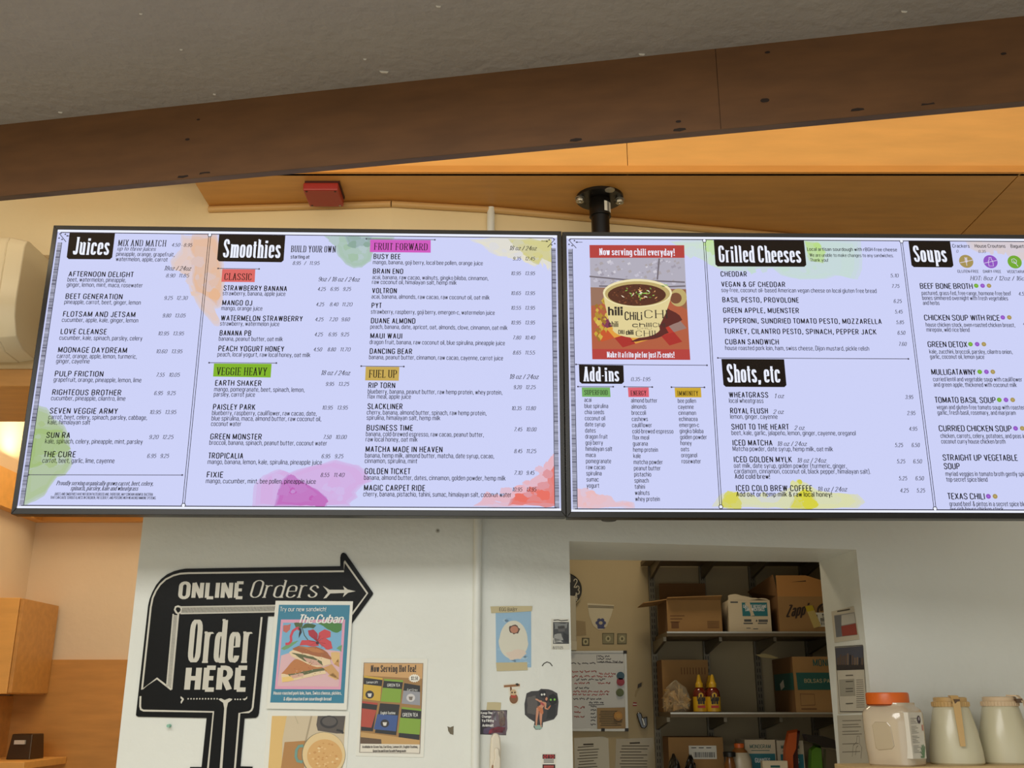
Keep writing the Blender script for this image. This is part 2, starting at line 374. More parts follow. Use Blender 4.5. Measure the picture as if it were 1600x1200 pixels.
# storeroom behind the doorway
SY = 4.55
mb = MB(); mb.add([(-.2, SY, 0), (2.6, SY, 0), (2.6, SY, 2.75), (-.2, SY, 2.75)], [(0, 1, 2, 3)], STORE); struct('wall_storeroom', mb)
mb = MB(); mb.add([(-.2, 3.46, 0), (-.2, SY, 0), (-.2, SY, 2.75), (-.2, 3.46, 2.75)], [(0, 1, 2, 3)], STORE); struct('wall_storeroom_left', mb)
mb = MB(); mb.add([(2.6, 3.8, 0), (2.6, SY, 0), (2.6, SY, 2.75), (2.6, 3.8, 2.75)], [(0, 1, 2, 3)], STORE); struct('wall_storeroom_right', mb)
mb = MB(); mb.box(-.2, 2.6, 3.5, SY + .02, 2.75, 2.79, STORE); struct('ceiling_storeroom', mb)
mb = MB(); mb.box(-3.7, 3.7, -3.2, 5.1, -.05, 0, M((196, 190, 178), .4, noise=.06, scale=4, name='pale_floor')); struct('floor', mb)
mb = MB(); mb.box(-3.7, -3.6, -3.2, 3.4, 0, 3.8, CREAM); struct('wall_left', mb)
mb = MB(); mb.box(3.6, 3.7, -3.2, 3.9, 0, 3.8, WHITE); struct('wall_right', mb)
# grey ceiling, brown beam at its edge, the lit fascia and the soffit beyond the well
bl, br = V((0, 2.21, 0)), V((0, 1.80, 0))
tz = 1.6 + 1.369
def bxy(px, py): p = onZ(px, py, tz); return p
T0, T1 = bxy(0, 195), bxy(1600, 25)
bd = (T1 - T0).normalized(); A0 = T0 - bd * 1.9; A1 = T1 + bd * 2.2
hb = tz - (onY(800, 232, T0.y + (T1.y - T0.y) * (0 - T0.x) / (T1.x - T0.x)).z)
mb = MB(); mb.hexa([(-3.7, -3.2, tz), (3.7, -3.2, tz), (A1.x, A1.y, tz), (A0.x, A0.y, tz)], [(-3.7, -3.2, tz + .06), (3.7, -3.2, tz + .06), (A1.x, A1.y, tz + .06), (A0.x, A0.y, tz + .06)], GREYC)
CHP = M((220, 214, 202), .6, name='plaster_chip')
for kx, ky, kr in ((600, 111, .006), (1003, 84, .004), (685, 9, .003), (335, 147, .002), (412, 183, .002), (570, 92, .002), (94, 175, .003), (1413, 17, .004), (283, 77, .002), (220, 21, .002)):
    p = onZ(kx, ky, tz - .001); mb.hexa([(p.x - kr * 1.6, p.y, tz - .003), (p.x + kr * 1.5, p.y + kr * .4, tz - .003), (p.x + kr, p.y + kr, tz - .003), (p.x - kr, p.y + kr * .8, tz - .003)], [(p.x - kr * 1.8, p.y, tz), (p.x + kr * 1.7, p.y + kr * .4, tz), (p.x + kr, p.y + kr * 1.2, tz), (p.x - kr, p.y + kr, tz)], CHP)
struct('ceiling', mb)
bn = V((-bd.y, bd.x, 0))
mb = MB()
def slab(a, b, n, t, z0, z1, mat): mb.hexa([(a.x, a.y, z0), (b.x, b.y, z0), (b.x + n.x * t, b.y + n.y * t, z0), (a.x + n.x * t, a.y + n.y * t, z0)], [(a.x, a.y, z1), (b.x, b.y, z1), (b.x + n.x * t, b.y + n.y * t, z1), (a.x + n.x * t, a.y + n.y * t, z1)], mat)
jx = onY(1116, 150, 1.95); tj = A0 + bd * ((jx.x - A0.x) / bd.x)
slab(A0, tj - bd * .0008, bn, .022, tz - hb, tz + .1, WOODD); slab(tj + bd * .0008, A1, bn, .022, tz - hb, tz + .1, WOODD)
slab(tj - bd * .02 + bn * .003, tj + bd * .02 + bn * .003, bn, .017, tz - hb + .002, tz + .09, WOODD)  # added filler behind the joint, blocks light leaking through the gap
slab(A0 + bn * .001, A1, bn, .0205, tz - hb - .0008, tz - hb + .001, PLY)
KN = M((40, 24, 12), .7, name='wood_knot')
FB = Pl((A0.x, A0.y, 0), (bd.x, bd.y))
for kx, ky, kr in ((1195, 157, .0065), (1199, 82, .004), (1060, 190, .004), (293, 218, .004), (1010, 60, .003), (1568, 84, .004), (310, 187, .003)):
    mb.flat(FB, rough_edge([(u_, v_ - (0)) for u_, v_ in disc(FB.uv(kx, ky), kr * 1.5, 10, kr * .8)], .12, 1), .0006, KN)
for kx, ky in ((286, 276), (320, 271), (1062, 203), (900, 219), (1340, 172), (1450, 163)):
    u_, v_ = FB.uv(kx, ky); mb.flat(FB, rough_edge([(u_ - .014, v_ - .002), (u_ + .014, v_ - .001), (u_ + .012, v_ + .003), (u_ - .012, v_ + .003)], .1, 1), .0006, KN)
struct('trim_4', mb)
fy = onZ(700, 270, SOF).y; sx0 = onZ(300, 278, SOF).x
mb = MB(); sm = onZ(980, 240, SOF).x * 1.0
sm = ray(980, 240).x / ray(980, 240).y * fy
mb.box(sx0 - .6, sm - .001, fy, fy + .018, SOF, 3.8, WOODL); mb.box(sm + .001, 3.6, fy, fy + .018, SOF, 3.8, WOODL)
mb.box(sx0 + .0, 3.6, fy - .012, fy, SOF - .004, SOF + .018, M((214, 146, 62), .45, noise=.08, scale=5, stretch=(1, 6, 6), name='fascia_edge_strip'))
struct('trim_5', mb)
mb = MB()
s2 = onZ(1540, 325, SOF); n_ = 0
def soffit(xa, xb, xa2, xb2):
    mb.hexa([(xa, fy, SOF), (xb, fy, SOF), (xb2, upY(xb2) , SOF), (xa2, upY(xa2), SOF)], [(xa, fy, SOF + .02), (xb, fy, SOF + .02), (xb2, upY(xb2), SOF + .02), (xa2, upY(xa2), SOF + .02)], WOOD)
qa, qb = onZ(1581, 285, SOF), onZ(1505, 363, SOF); sl = (qb.x - qa.x) / (qb.y - qa.y)
xa_, xb_ = qa.x + (fy - qa.y) * sl, qa.x + (upY(qb.x) - qa.y) * sl
xs = [sx0, -.387, -.069, .5]
for a, b in zip(xs, xs[1:]): soffit(a, b, a, b)
soffit(.5, xa_ - .002, .5, xb_ - .002); soffit(xa_ + .002, 3.5, xb_ + .002, 3.5)
struct('ceiling_soffit', mb)
mb = MB(); mb.box(-3.7, 3.7, 1.4, 3.4, 3.8, 3.86, WOODL); struct('ceiling_well', mb)
# bent quarter-round trim under the soffit
mb = MB(); r = .011
for a, b in (((sx0 + .0), -.388), (-.386, -.069), (-.069, 2.0)):
    mb.tube([(a, upY(a) - r * .8, SOF - r), ((a + b) / 2, upY((a + b) / 2) - r * .8, SOF - r), (b, upY(b) - r * .8, SOF - r)], r, M((204, 164, 106), .45, name='pale_trim_wood'), 10)
struct('trim_6', mb, smooth=True)

# ================================================================== things on the ceiling and soffit
for px, py in ((577, 257), (807.5, 262), (968, 262.5)):
    mb = MB(); p = onY(px, py, fy); mb.lathe((0, 0, 0), [(.0045, 0), (.0045, .002), (.002, .0035)], STEEL, 10)
    mb.v = [(p.x + x, fy - z, p.z + y) for x, y, z in mb.v]
    solo('screw', mb, {577: 'small steel screw in the lit fascia above the red alarm box', 807.5: 'small steel screw in the lit fascia left of the black ceiling flange', 968: 'small steel screw in the lit fascia beside the panel seam'}[px], 'screw', 'screws in the lit fascia')
a, b = onZ(474, 281.5, SOF), onZ(530, 285, SOF)
t = thing('alarm_box', 'red square alarm box screwed to the plywood soffit', 'alarm', ((a.x + b.x) / 2, a.y + .06, SOF))
RED, REDD = M((156, 42, 34), .45, name='red_plastic'), M((60, 16, 14), .5, name='dark_red_gasket')
mb = MB(); c = t.location; hw = (b.x - a.x) / 2
mb.box(c.x - hw, c.x + hw, a.y, a.y + .112, SOF - .034, SOF - .008, RED); mb.build('housing', t, bevel=.004)
mb = MB(); mb.box(c.x - hw + .004, c.x + hw + .003, a.y + .004, a.y + .110, SOF - .008, SOF, REDD); mb.build('back_plate', t)
for sx, sy in ((-1, 0), (1, 0), (-1, 1), (1, 1)):
    mb = MB(); mb.lathe((c.x + sx * (hw - .010), a.y + .010 + sy * .092, SOF - .0355), [(.0025, 0), (.004, .0015)], M((40, 14, 12), .5) if not (sx == 1 and sy == 1) else STEEL, 8); mb.build('screw', t)
# ceiling pole that carries the menu screens
fc = onZ(937, 308, SOF); rf = .075
t = thing('ceiling_pole', 'black steel ceiling pole with round flange rising behind the menu screens', 'pole', (fc.x, fc.y, SOF))
mb = MB(); mb.lathe((fc.x, fc.y, SOF - .010), [(rf, 0), (rf, .010)], BLACKM, 40)
for k in range(8): a = k * pi / 4 + .25; mb.lathe((fc.x + .052 * cos(a), fc.y + .052 * sin(a), SOF - .0105), [(.0045, 0), (.0045, .0004)], INK, 10)
mb.build('flange', t, smooth=True)
mb = MB(); pb = onY(940, 802, fc.y).z
mb.tube([(fc.x, fc.y, SOF - .01), (fc.x, fc.y, pb)], .029, BLACKM, 28); mb.build('tube', t, smooth=True)
mb = MB(); mb.lathe((fc.x, fc.y, SOF - .07), [(.034, 0), (.034, .055), (.031, .06)], BLACKM, 28); mb.build('collar', t, smooth=True)
mb = MB(); mb.lathe((fc.x, fc.y, pb - .022), [(.020, 0), (.026, .005), (.026, .030)], BLACKP, 24); mb.build('end_cap', t, smooth=True)
for px, py in ((906, 310), (968, 312), (953, 297)):
    p = onZ(px, py, SOF - .012); mb = MB()
    mb.lathe((p.x, p.y, SOF - .0135), [(.0145, 0), (.0155, .001), (.0155, .003)], STEEL, 24)
    if px != 953: mb.lathe((p.x, p.y, SOF - .024), [(.004, -.004), (.0045, -.002), (.0125, 0), (.0135, .002), (.0135, .009)], STEEL, 20)
    lab(mb.build('bolt', t, smooth=True), 'steel bolt and washer')
mb = MB()
for k in range(7):
    pass
n = 6; a0, a1 = -1.25, -.35
for i in range(n):
    p = [a0 + (a1 - a0) * i / n, a0 + (a1 - a0) * (i + 1) / n]
    mb.add([(fc.x + .0346 * cos(p[0]), fc.y + .0346 * sin(p[0]), SOF - .062), (fc.x + .0346 * cos(p[1]), fc.y + .0346 * sin(p[1]), SOF - .062), (fc.x + .0346 * cos(p[1]), fc.y + .0346 * sin(p[1]), SOF - .028), (fc.x + .0346 * cos(p[0]), fc.y + .0346 * sin(p[0]), SOF - .028)], [(0, 1, 2, 3)], PAPER if i not in (2, 3) else M((130, 126, 118), .6))
mb.build('label_sticker', t)
# painted conduit: down from the trim, jogging behind the screens, then down the wall
mb = MB(); xu = onY(767, 335, upY(-.06) - .01).x; xl = -.100
mb.tube([(xu, upY(xu) - .010, SOF - .005), (xu, upY(xu) - .010, 2.70), (xl, lowY(xl) - .009, 2.3), (xl, lowY(xl) - .009, 2.0), (xl, lowY(xl) - .009, .0)], .0125, WHITE, 14)
solo('conduit', mb, 'white painted conduit running down the wall behind the two screens', 'pipe', smooth=True)
# air conditioner on the header
AX = onY(75, 450, 2.99).x; ay0, ay1 = 2.80, 2.994
zt, zb = onY(20, 370, 2.82).z, onY(20, 545, 2.85).z
t = thing('air_conditioner', 'cream wall mounted air conditioner left of the juice menu screen', 'air conditioner', (AX - .4, 2.994, zb))
PL = M((214, 200, 168), .35, name='cream_plastic')
prof = [(ay1, zb), (ay0 + .09, zb + .004), (ay0 + .035, zb + .03), (ay0 + .008, zb + .085), (ay0, zb + .13), (ay0, zt - .03), (ay0 + .012, zt - .006), (ay0 + .03, zt), (ay1, zt)]
xe = AX
mb = MB(); mb.hexa([(xe - .9, y, z) for y, z in prof], [(xe - .05, y, z) for y, z in prof], PL); mb.build('body', t, smooth=True, bevel=.004)
cyy, czz = (ay0 + ay1) / 2 + .03, (zt + zb) / 2
mb = MB(); mb.hexa([(xe - .05, y, z) for y, z in prof], [(xe, cyy + (y - cyy) * .93 if y < ay1 - .01 else y, czz + (z - czz) * .95) for y, z in prof], PL); mb.build('end_cap', t, smooth=True, bevel=.003)
GAP = M((70, 58, 42), .7, name='shadow_gap')
mb = MB(); zz = zb + .135
mb.box(xe - .9, xe - .046, ay0 - .0012, ay0 + .004, zz, zz + .0022, GAP); mb.build('panel_seam', t)
mb = MB(); L_ = [(y - .0015, z) for y, z in prof[1:5]]
for (y, z), (y2, z2) in zip(L_, L_[1:]): mb.hexa([(xe - .085, y, z), (xe - .083, y, z), (xe - .083, y2, z2), (xe - .085, y2, z2)], [(xe - .085, y + .003, z), (xe - .083, y + .003, z), (xe - .083, y2 + .003, z2), (xe - .085, y2 + .003, z2)], GAP)
mb.box(xe - .9, xe - .085, ay0 - .0015, ay0 + .002, zb + .105, zb + .1065, GAP); mb.build('louvre', t)
mb = MB(); mb.box(xe - .88, xe + .003, 2.978, 2.995, zb - .02, zt + .012, M((186, 160, 116), .6, name='mounting_plate')); mb.build('mounting_plate', t)
# shallow wall cabinet and box in the far room
cz0, cz1 = onY(60, 1085, 4.95).z, onY(60, 945, 4.95).z
cxr = onY(83, 1000, 4.96).x; cyf = cxr / (ray(27, 1010).x / ray(27, 1010).y)
t = thing('wall_cabinet', 'shallow maple wall cabinet hung in the far corner on the left', 'cabinet', (FX, 4.8, cz0))
mb = MB(); mb.box(FX + .002, cxr - .018, cyf, FY - .022, cz0, cz1, WOODL); mb.build('body', t, bevel=.002)
mb = MB(); mb.box(cxr - .016, cxr, cyf + .003, FY - .024, cz0 + .003, cz1 - .003, WOOD); mb.build('door', t, bevel=.002)
cs = onY(28, 1187, 4.72)
mb = MB(); mb.box(FX + .021, onY(66, 1187, 4.72).x, 4.55, 4.978, cs.z - .03, cs.z, WOODL); mb.box(FX + .03, FX + .09, 4.6, 4.97, 0, cs.z - .03, WOOD)
solo('counter', mb, 'maple counter end below the wall cabinet in the far room', 'counter', bevel=.003)
p0, p1 = onY(9, 1183, 4.72), onY(47, 1150, 4.72)
t = thing('napkin_dispenser', 'dark metal napkin dispenser on the far counter below the cabinet', 'dispenser', (p0.x, 4.72, cs.z))
DKM = M((74, 58, 40), .3, metal=.7, name='dark_brushed_metal')
mb = MB(); zz = p1.z + .008
mb.hexa([(p0.x, 4.72, cs.z), (p1.x + .012, 4.72, cs.z), (p1.x + .012, 4.86, cs.z), (p0.x, 4.86, cs.z)], [(p0.x + .008, 4.735, zz), (p1.x + .004, 4.735, zz), (p1.x + .004, 4.85, zz), (p0.x + .008, 4.85, zz)], DKM); mb.build('body', t, bevel=.004)
pf = Pl((p0.x, 4.715, 0), (1, 0)); mb = MB(); mb.prism(pf, [(.03, cs.z + .063), (.075, cs.z + .063), (.075, cs.z + .08), (.03, cs.z + .08)], -.013, .001, M((196, 190, 178), .5)); mb.build('name_plate', t)
# ================================================================== the two menu screens
SW, SH = 1.4288, .8037
class Scr:
    def __init__(s, ox, oy, oz, yaw, name, label, x0):
        s.pl = Pl((ox, oy, 0), (cos(yaw), sin(yaw))); s.z0 = CZ + oz
        pl = s.pl; z0, z1 = s.z0, s.z0 + SH
        s.root = thing(name, label, 'screen', pl.pt(SW / 2, z0 - .012, -.03), 'menu screens')
        BZ = .0125
        mb = MB(); q = [(-BZ, z0 - .016), (SW + BZ, z0 - .016), (SW + BZ, z1 + BZ), (-BZ, z1 + BZ)]; h = [(0, z0), (SW, z0), (SW, z1), (0, z1)]
        for k in range(4): mb.prism(pl, [q[k], q[(k + 1) % 4], h[(k + 1) % 4], h[k]], -.035, .004, BLACKP)
        mb.prism(pl, [(-BZ + .003, z0 - .013), (SW + BZ - .003, z0 - .013), (SW + BZ - .003, z1 + BZ - .003), (-BZ + .003, z1 + BZ - .003)], -.05, -.035, BLACKP)
        mb.build('bezel', s.root, bevel=.0012)
        mb = MB(); mb.prism(pl, h, -.03, 0, E(PANEL)); s.disp = mb.build('display', s.root)
        s.ink = MB(); s.lay = {}
    def sub(s, name, mb): mb.build(name, s.root, parent=s.disp)
    def clip(s, uv):
        z0, z1 = s.z0 + .009, s.z0 + SH - .009
        return [(min(max(u, .016 if s.z0 > 0 else 0), SW - .016), min(max(v, z0), z1)) for u, v in uv]
    def shape(s, name, pts, d, c, jag=.06):
        """a watercolour splash: washes laid one over another, paler at the rim, with mottled blots"""
        mb = MB(); uv = s.pl.uvs(pts); cu, cv = sum(p[0] for p in uv) / len(uv), sum(p[1] for p in uv) / len(uv)
        mix = lambda k, j=0: tuple(int(min(255, max(0, p + (q - p) * k + j))) for p, q in zip(PANEL, c))
        for i, (k, sc) in enumerate(((.55, 1.0), (.78, .95), (1.0, .88), (.9, .70))):
            mb.flat(s.pl, s.clip(rough_edge([(cu + (u - cu) * sc, cv + (v - cv) * sc) for u, v in uv], jag)), d + i * 4e-5, E(mix(k)))
        for i in range(9):
            p = random.choice(uv); f = random.uniform(.2, .75); bu, bv = cu + (p[0] - cu) * f, cv + (p[1] - cv) * f; r = random.uniform(.006, .022)
            mb.flat(s.pl, s.clip(rough_edge([(bu + r * random.uniform(.6, 1.3) * cos(a * .9), bv + r * random.uniform(.5, 1.1) * sin(a * .9)) for a in range(7)], .14, 2)), d + (20 + i) * 8e-6, E(mix(random.choice((.7, .85, 1.0, 1.15)))))
        s.sub(name, mb)
    def t(s, st, cap, txt, x0, y, x1=None, mat=None, mb=None): ptext(mb or s.ink, s.pl, txt, x0, y, x1, cap, st, .0012, mat or INKE)
PANEL = (203, 208, 246)
INKE = M((16, 14, 18), .6, name='menu_ink'); TILE = M((30, 23, 20), .55, name='menu_tile'); WE = E((236, 240, 255)); LN = M((60, 60, 92), .6, name='menu_rule')
for m_ in (INKE, TILE): m_.node_tree.nodes['Principled BSDF'].inputs['Specular IOR Level'].default_value = .12
CT, CB, CN, CO = .0148, .0128, .0108, .0128     # cap heights: titles, descriptions, prices, sizes
def column(S, a, b): return lambda y: a[0] + (y - a[1]) * (b[0] - a[0]) / (b[1] - a[1])
def items(S, col, rows):
    """rows: (title, baseline, right end, [(line, baseline, right end)], [(price, left, right, baseline)])"""
    for ti, y, x1, ds, ps in rows:
        S.t(TITLE, CT, ti, col(y), y, x1)
        for d, yy, xx in ds: S.t(BODY, CB, d, col(yy) - .6, yy, xx)
        for p, xa, xb, yy in ps: S.t(NUM, CN, p, xa, yy, xb)
def tile(S, pts, txt, x0, y, x1, ytop):
    uv = S.pl.uvs(pts); mb = MB(); r = .006
    (ax, ay), (bx, by), (cx, cy), (dx, dy) = uv
    mb.flat(S.pl, [(ax, ay), (bx, by), (cx, cy + r), (cx - r, cy), (dx + r, dy), (dx, dy + r)], .0008, TILE)
    u, v = S.pl.uv(x0, y); cap = S.pl.uv(x0, ytop)[1] - v
    text(mb, S.pl, txt, u, v, cap, HEAD, .0012, WE, S.pl.uv(x1, y)[0] - u); S.sub('heading_block', mb)
def flag(S, pts, colr, txt, x0, y, x1, cap, line):
    mb = MB(); mb.flat(S.pl, S.pl.uvs(pts), .0007, E(colr))
    text(mb, S.pl, txt, *S.pl.uv(x0, y), cap, CAPS, .0012, TILE, S.pl.uv(x1, y)[0] - S.pl.uv(x0, y)[0])
    rule(S, mb, *line); S.sub('section_tag', mb)
def rule(S, mb, a, b):
    pline(mb, S.pl, [a, b], .0009, .0013, LN)
    for p in (a, b): mb.flat(S.pl, disc(S.pl.uv(*p), .0026, 8), .0014, LN)
def divider(S, a, b):
    mb = MB(); (ua, va), (ub, vb) = S.pl.uv(*a), S.pl.uv(*b); u = (ua + ub) / 2
    for k in (-.0028, .0028): uline(mb, S.pl, [(u + k, va), (u + k, vb)], .0008, .0011, INKE)
    for v in (va, vb): mb.flat(S.pl, disc((u, v), .0062, 14), .0013, INKE); mb.flat(S.pl, disc((u, v), .0044, 14), .0015, WE)
    S.sub('divider', mb)
def border(S, xl, both):
    mb = MB(); z0, z1 = S.z0, S.z0 + SH
    for v, w_ in ((z1 - .0085, .0013), (z0 + .0075, .0014)): mb.flat(S.pl, [(.010, v - w_), (SW - .012, v - w_), (SW - .012, v + w_), (.010, v + w_)], .0013, M((36, 34, 70), .6, name='menu_border'))
    mb.flat(S.pl, [(.0, z0), (SW, z0), (SW, z0 + .0062), (0, z0 + .0062)], .0014, WE); mb.flat(S.pl, [(.0, z1 - .0072), (SW, z1 - .0072), (SW, z1), (0, z1)], .0014, WE)
    for u0, u1, k in [(.0045, .0155, 1)] + ([(SW - .0155, SW - .0045, 0)] if both else []):
        mb.flat(S.pl, [(u0, z0 + .006), (u1, z0 + .006), (u1, z1 - .04), (u0, z1 - .04)], .0009, E((150, 152, 172)))
        v = z0 + .008
        while v < z1 - .042:
            h = random.uniform(.0012, .005); mb.flat(S.pl, [(u0, v), (u1, v), (u1, v + h), (u0, v + h)], .0011, E(random.choice([(120, 122, 140), (176, 178, 200), (96, 96, 116)]))); v += h + random.uniform(.003, .012)
        ue = u1 + .001 if k else u0 - .001
        uline(mb, S.pl, [(ue, z0 + .006), (ue, z1 - .04)], .0008, .0012, INKE)
        s_ = 1 if k else -1; uc = .006 if k else SW - .006
        uline(mb, S.pl, [(uc, z1 - .012), (uc + s_ * .022, z1 - .038)], .0009, .0013, INKE)
        for (x, y) in ((.004, .011), (.001, .026), (.010, .030), (.024, .019), (.017, .014)):
            mb.flat(S.pl, [(uc + s_ * x - .003, z1 - y - .002), (uc + s_ * x + .003, z1 - y - .002), (uc + s_ * x, z1 - y + .003)], .0013, INKE)
        uline(mb, S.pl, [(uc + s_ * .02, z1 - .019), (uc + s_ * .04, z1 - .019)], .0007, .0013, INKE)
    S.sub('border', mb)

# ---------------------------------------------------------------- left screen
S = Scr(-1.2979, 2.6439, .4878, .0261, 'menu_screen', 'wide menu screen listing juices and smoothies, mounted left of the chili picture', 0)
border(S, 0, True)
SH_ = S.shape
SH_('watercolour', [(283, 366), (340, 366), (349, 405), (352, 440), (349, 470), (345, 480), (335, 483), (345, 505), (342, 510), (335, 509), (320, 492), (303, 465), (293, 440), (288, 425), (268, 420), (266, 408), (282, 390), (283, 380)], .0002, (222, 198, 192), .07)
SH_('watercolour', [(300, 367), (338, 367), (347, 420), (348, 455), (340, 480), (330, 470), (305, 458), (300, 440), (303, 400), (296, 385)], .0005, (224, 184, 158), .1)
SH_('watercolour', [(57, 632), (73, 637), (83, 654), (100, 664), (108, 679), (113, 725), (102, 743), (90, 745), (77, 762), (69, 775), (42, 789), (34, 792)], .0002, (172, 192, 152), .05)
SH_('watercolour', [(52, 665), (100, 668), (106, 700), (70, 725), (45, 735), (42, 730)], .0005, (160, 186, 122), .08)
SH_('watercolour', [(506, 368), (516, 378), (524, 385), (528, 400), (540, 413), (552, 419), (566, 418), (580, 408), (583, 395), (584, 376), (616, 374), (616, 370)], .0002, (166, 192, 178), .06)
SH_('watercolour', [(538, 369), (582, 370), (580, 383), (566, 380), (556, 388), (545, 383)], .0005, (146, 172, 166), .1)
SH_('watercolour', [(394, 791), (395, 775), (397, 758), (411, 743), (436, 733), (452, 739), (467, 733), (525, 718), (561, 727), (569, 733), (582, 752), (567, 758), (556, 770), (559, 777), (546, 787), (548, 791)], .0002, (208, 172, 224), .05)
SH_('watercolour', [(450, 741), (477, 754), (498, 766), (511, 777), (511, 791), (428, 791), (434, 768), (438, 754)], .0005, (190, 108, 188), .06)
SH_('watercolour', [(733, 373), (754, 383), (777, 400), (807, 398), (826, 412), (836, 417), (851, 408), (863, 427), (866, 372)], .0002, (224, 220, 204), .1)
SH_('watercolour', [(793, 373), (807, 385), (828, 408), (842, 414), (847, 404), (865, 412), (865, 373)], .0005, (208, 202, 140), .12)
SH_('watercolour', [(739, 791), (758, 778), (779, 787), (795, 778), (818, 766), (827, 753), (847, 739), (860, 724), (866, 707), (870, 707), (872, 791)], .0002, (228, 178, 190), .1)
SH_('watercolour', [(793, 791), (797, 780), (824, 770), (841, 770), (860, 753), (862, 737), (869, 724), (872, 791)], .0005, (226, 124, 118), .1)
divider(S, (327.4, 367.6), (287.5, 789.6))
tile(S, [(109, 363.5), (180, 364), (175, 405.5), (104, 405)], 'Juices', 113.5, 397.5, 170, 371.5)
tile(S, [(342.5, 366.5), (446, 368), (443, 410), (339, 408.5)], 'Smoothies', 348, 402, 438, 374.5)
S.t(CAPS, .019, 'MIX AND MATCH', 184, 384.5, 259.5); S.t(NUM, .0105, '4.50 - 8.95', 268, 385.5, 300); S.t(ITAL, .0115, 'up to three juices', 183, 391.5, 243)
S.t(BODY, CB, 'pineapple, orange, grapefruit,', 181.5, 400, 273); S.t(BODY, CB, 'watermelon, apple, carrot', 181, 408, 262); S.t(ITAL, .0128, '18oz / 24oz', 256, 422.5, 298)
items(S, column(S, (107, 432), (68, 714)), [
 ('AFTERNOON DELIGHT', 432, 208.5, [('beet, watermelon, pineapple,', 440, 197), ('ginger, lemon, mint, maca, rosewater', 448, 223)], [('8.90', 259, 273, 433.5), ('11.85', 279, 295, 433.5)]),
 ('BEET GENERATION', 466.8, 191.5, [('pineapple, carrot, beet, ginger, lemon', 475, 220)], [('9.25', 256, 269.5, 468.5), ('12.30', 275.5, 292.5, 468.5)]),
 ('FLOTSAM AND JETSAM', 494.6, 211.5, [('cucumber, apple, kale, ginger, lemon', 503, 216)], [('9.80', 253.5, 266.5, 496), ('13.05', 273, 289.5, 496)]),
 ('LOVE CLEANSE', 521.8, 166.5, [('cucumber, kale, spinach, parsley, celery', 531, 222.5)], [('10.95', 246.5, 263.5, 524), ('13.95', 270, 287, 524)]),
 ('MOONAGE DAYDREAM', 550.6, 198.5, [('carrot, orange, apple, lemon, turmeric,', 559.5, 214), ('ginger, cayenne', 567.5, 140)], [('10.60', 243.5, 260.5, 552), ('13.95', 267.5, 284.5, 552)]),
 ('PULP FRICTION', 588, 161.5, [('grapefruit, orange, pineapple, lemon, lime', 596.5, 221)], [('7.55', 244, 256.5, 588.7), ('10.05', 263.5, 280.5, 588.7)]),
 ('RIGHTEOUS BROTHER', 617, 189.5, [('cucumber, pineapple, cilantro, lime', 625.4, 196)], [('6.95', 240.5, 254, 617.3), ('9.25', 260.5, 274, 617.3)]),
 ('SEVEN VEGGIE ARMY', 646, 184, [('carrot, beet, celery, spinach, parsley, cabbage,', 655, 230), ('kale, himalayan salt', 663, 141)], [('10.95', 233.5, 251, 647), ('13.95', 257.5, 275, 647)]),
 ('SUN RA', 684, 109.5, [('kale, spinach, celery, pineapple, mint, parsley', 692.8, 223)], [('9.20', 232.5, 247, 686), ('12.25', 253.5, 270.5, 686)]),
 ('THE CURE', 714, 118, [('carrot, beet, garlic, lime, cayenne', 723, 179)], [('6.95', 229.5, 243.5, 715.5), ('9.25', 250, 263.5, 715.5)])])
rule(S, S.ink, (45, 742), (285, 742.4))
S.t(ITAL, .0112, 'Proudly serving organically grown carrot, beet, celery,', 88, 758, 239.5); S.t(ITAL, .0112, 'spinach, parsley, kale and wheatgrass', 110, 766, 215.5)
S.t(TINY, .0072, 'JUICES AND SMOOTHIES HAVE NOT BEEN PASTEURIZED AND, THEREFORE, MAY CONTAIN HARMFUL BACTERIA', 85, 774, 239); S.t(TINY, .0072, 'THAT CAN CAUSE SERIOUS ILLNESS IN CHILDREN, THE ELDERLY, AND PERSONS WITH WEAKENED IMMUNE SYSTEMS.', 79, 779.5, 244)
S.t(CAPS, .0195, 'BUILD YOUR OWN', 454.5, 394, 524.5); S.t(BOLD, .0112, 'starting at', 454, 404, 483.5); S.t(NUM, CN, '8.95', 457, 414, 469.5); S.t(NUM, CN, '/', 475, 414, 477.5); S.t(NUM, CN, '11.95', 483, 414, 499)
flag(S, [(347.5, 420.5), (399, 421), (398, 441), (346, 440.5)], (218, 102, 98), 'CLASSIC', 350.5, 437.5, 393, .0200, ((341, 419.7), (405, 420.5)))
S.t(ITAL, CO, '9oz / 18 oz / 24oz', 497, 439.5, 561.5)
def P3(y, *a): return [(t, xa, xb, y) for t, xa, xb in a]
items(S, column(S, (349, 454), (341, 548.6)), [
 ('STRAWBERRY BANANA', 454, 448.5, [('strawberry, banana, apple juice', 461.5, 446)], P3(454.5, ('4.25', 496, 508.5), ('6.95', 516, 529), ('9.25', 535.5, 548))),
 ('MANGO OJ', 477, 394, [('mango, orange juice', 484.8, 410)], P3(478.5, ('4.25', 493.5, 506), ('8.40', 515, 528), ('11.20', 534, 550))),
 ('WATERMELON STRAWBERRY', 501, 473, [('strawberry, watermelon juice', 508.8, 436.5)], P3(502, ('4.25', 492, 505), ('7.20', 514, 527), ('9.60', 533, 546))),
 ('BANANA PB', 524.3, 392.5, [('banana, peanut butter, oat milk', 532.5, 442)], P3(525.5, ('4.25', 491, 504), ('6.95', 513, 526), ('9.25', 532, 545))),
 ('PEACH YOGURT HONEY', 548.6, 444, [('peach, local yogurt, raw local honey, oat milk', 557, 485)], P3(549, ('4.50', 489.5, 502.5), ('8.80', 511.5, 524), ('11.70', 531, 547)))])
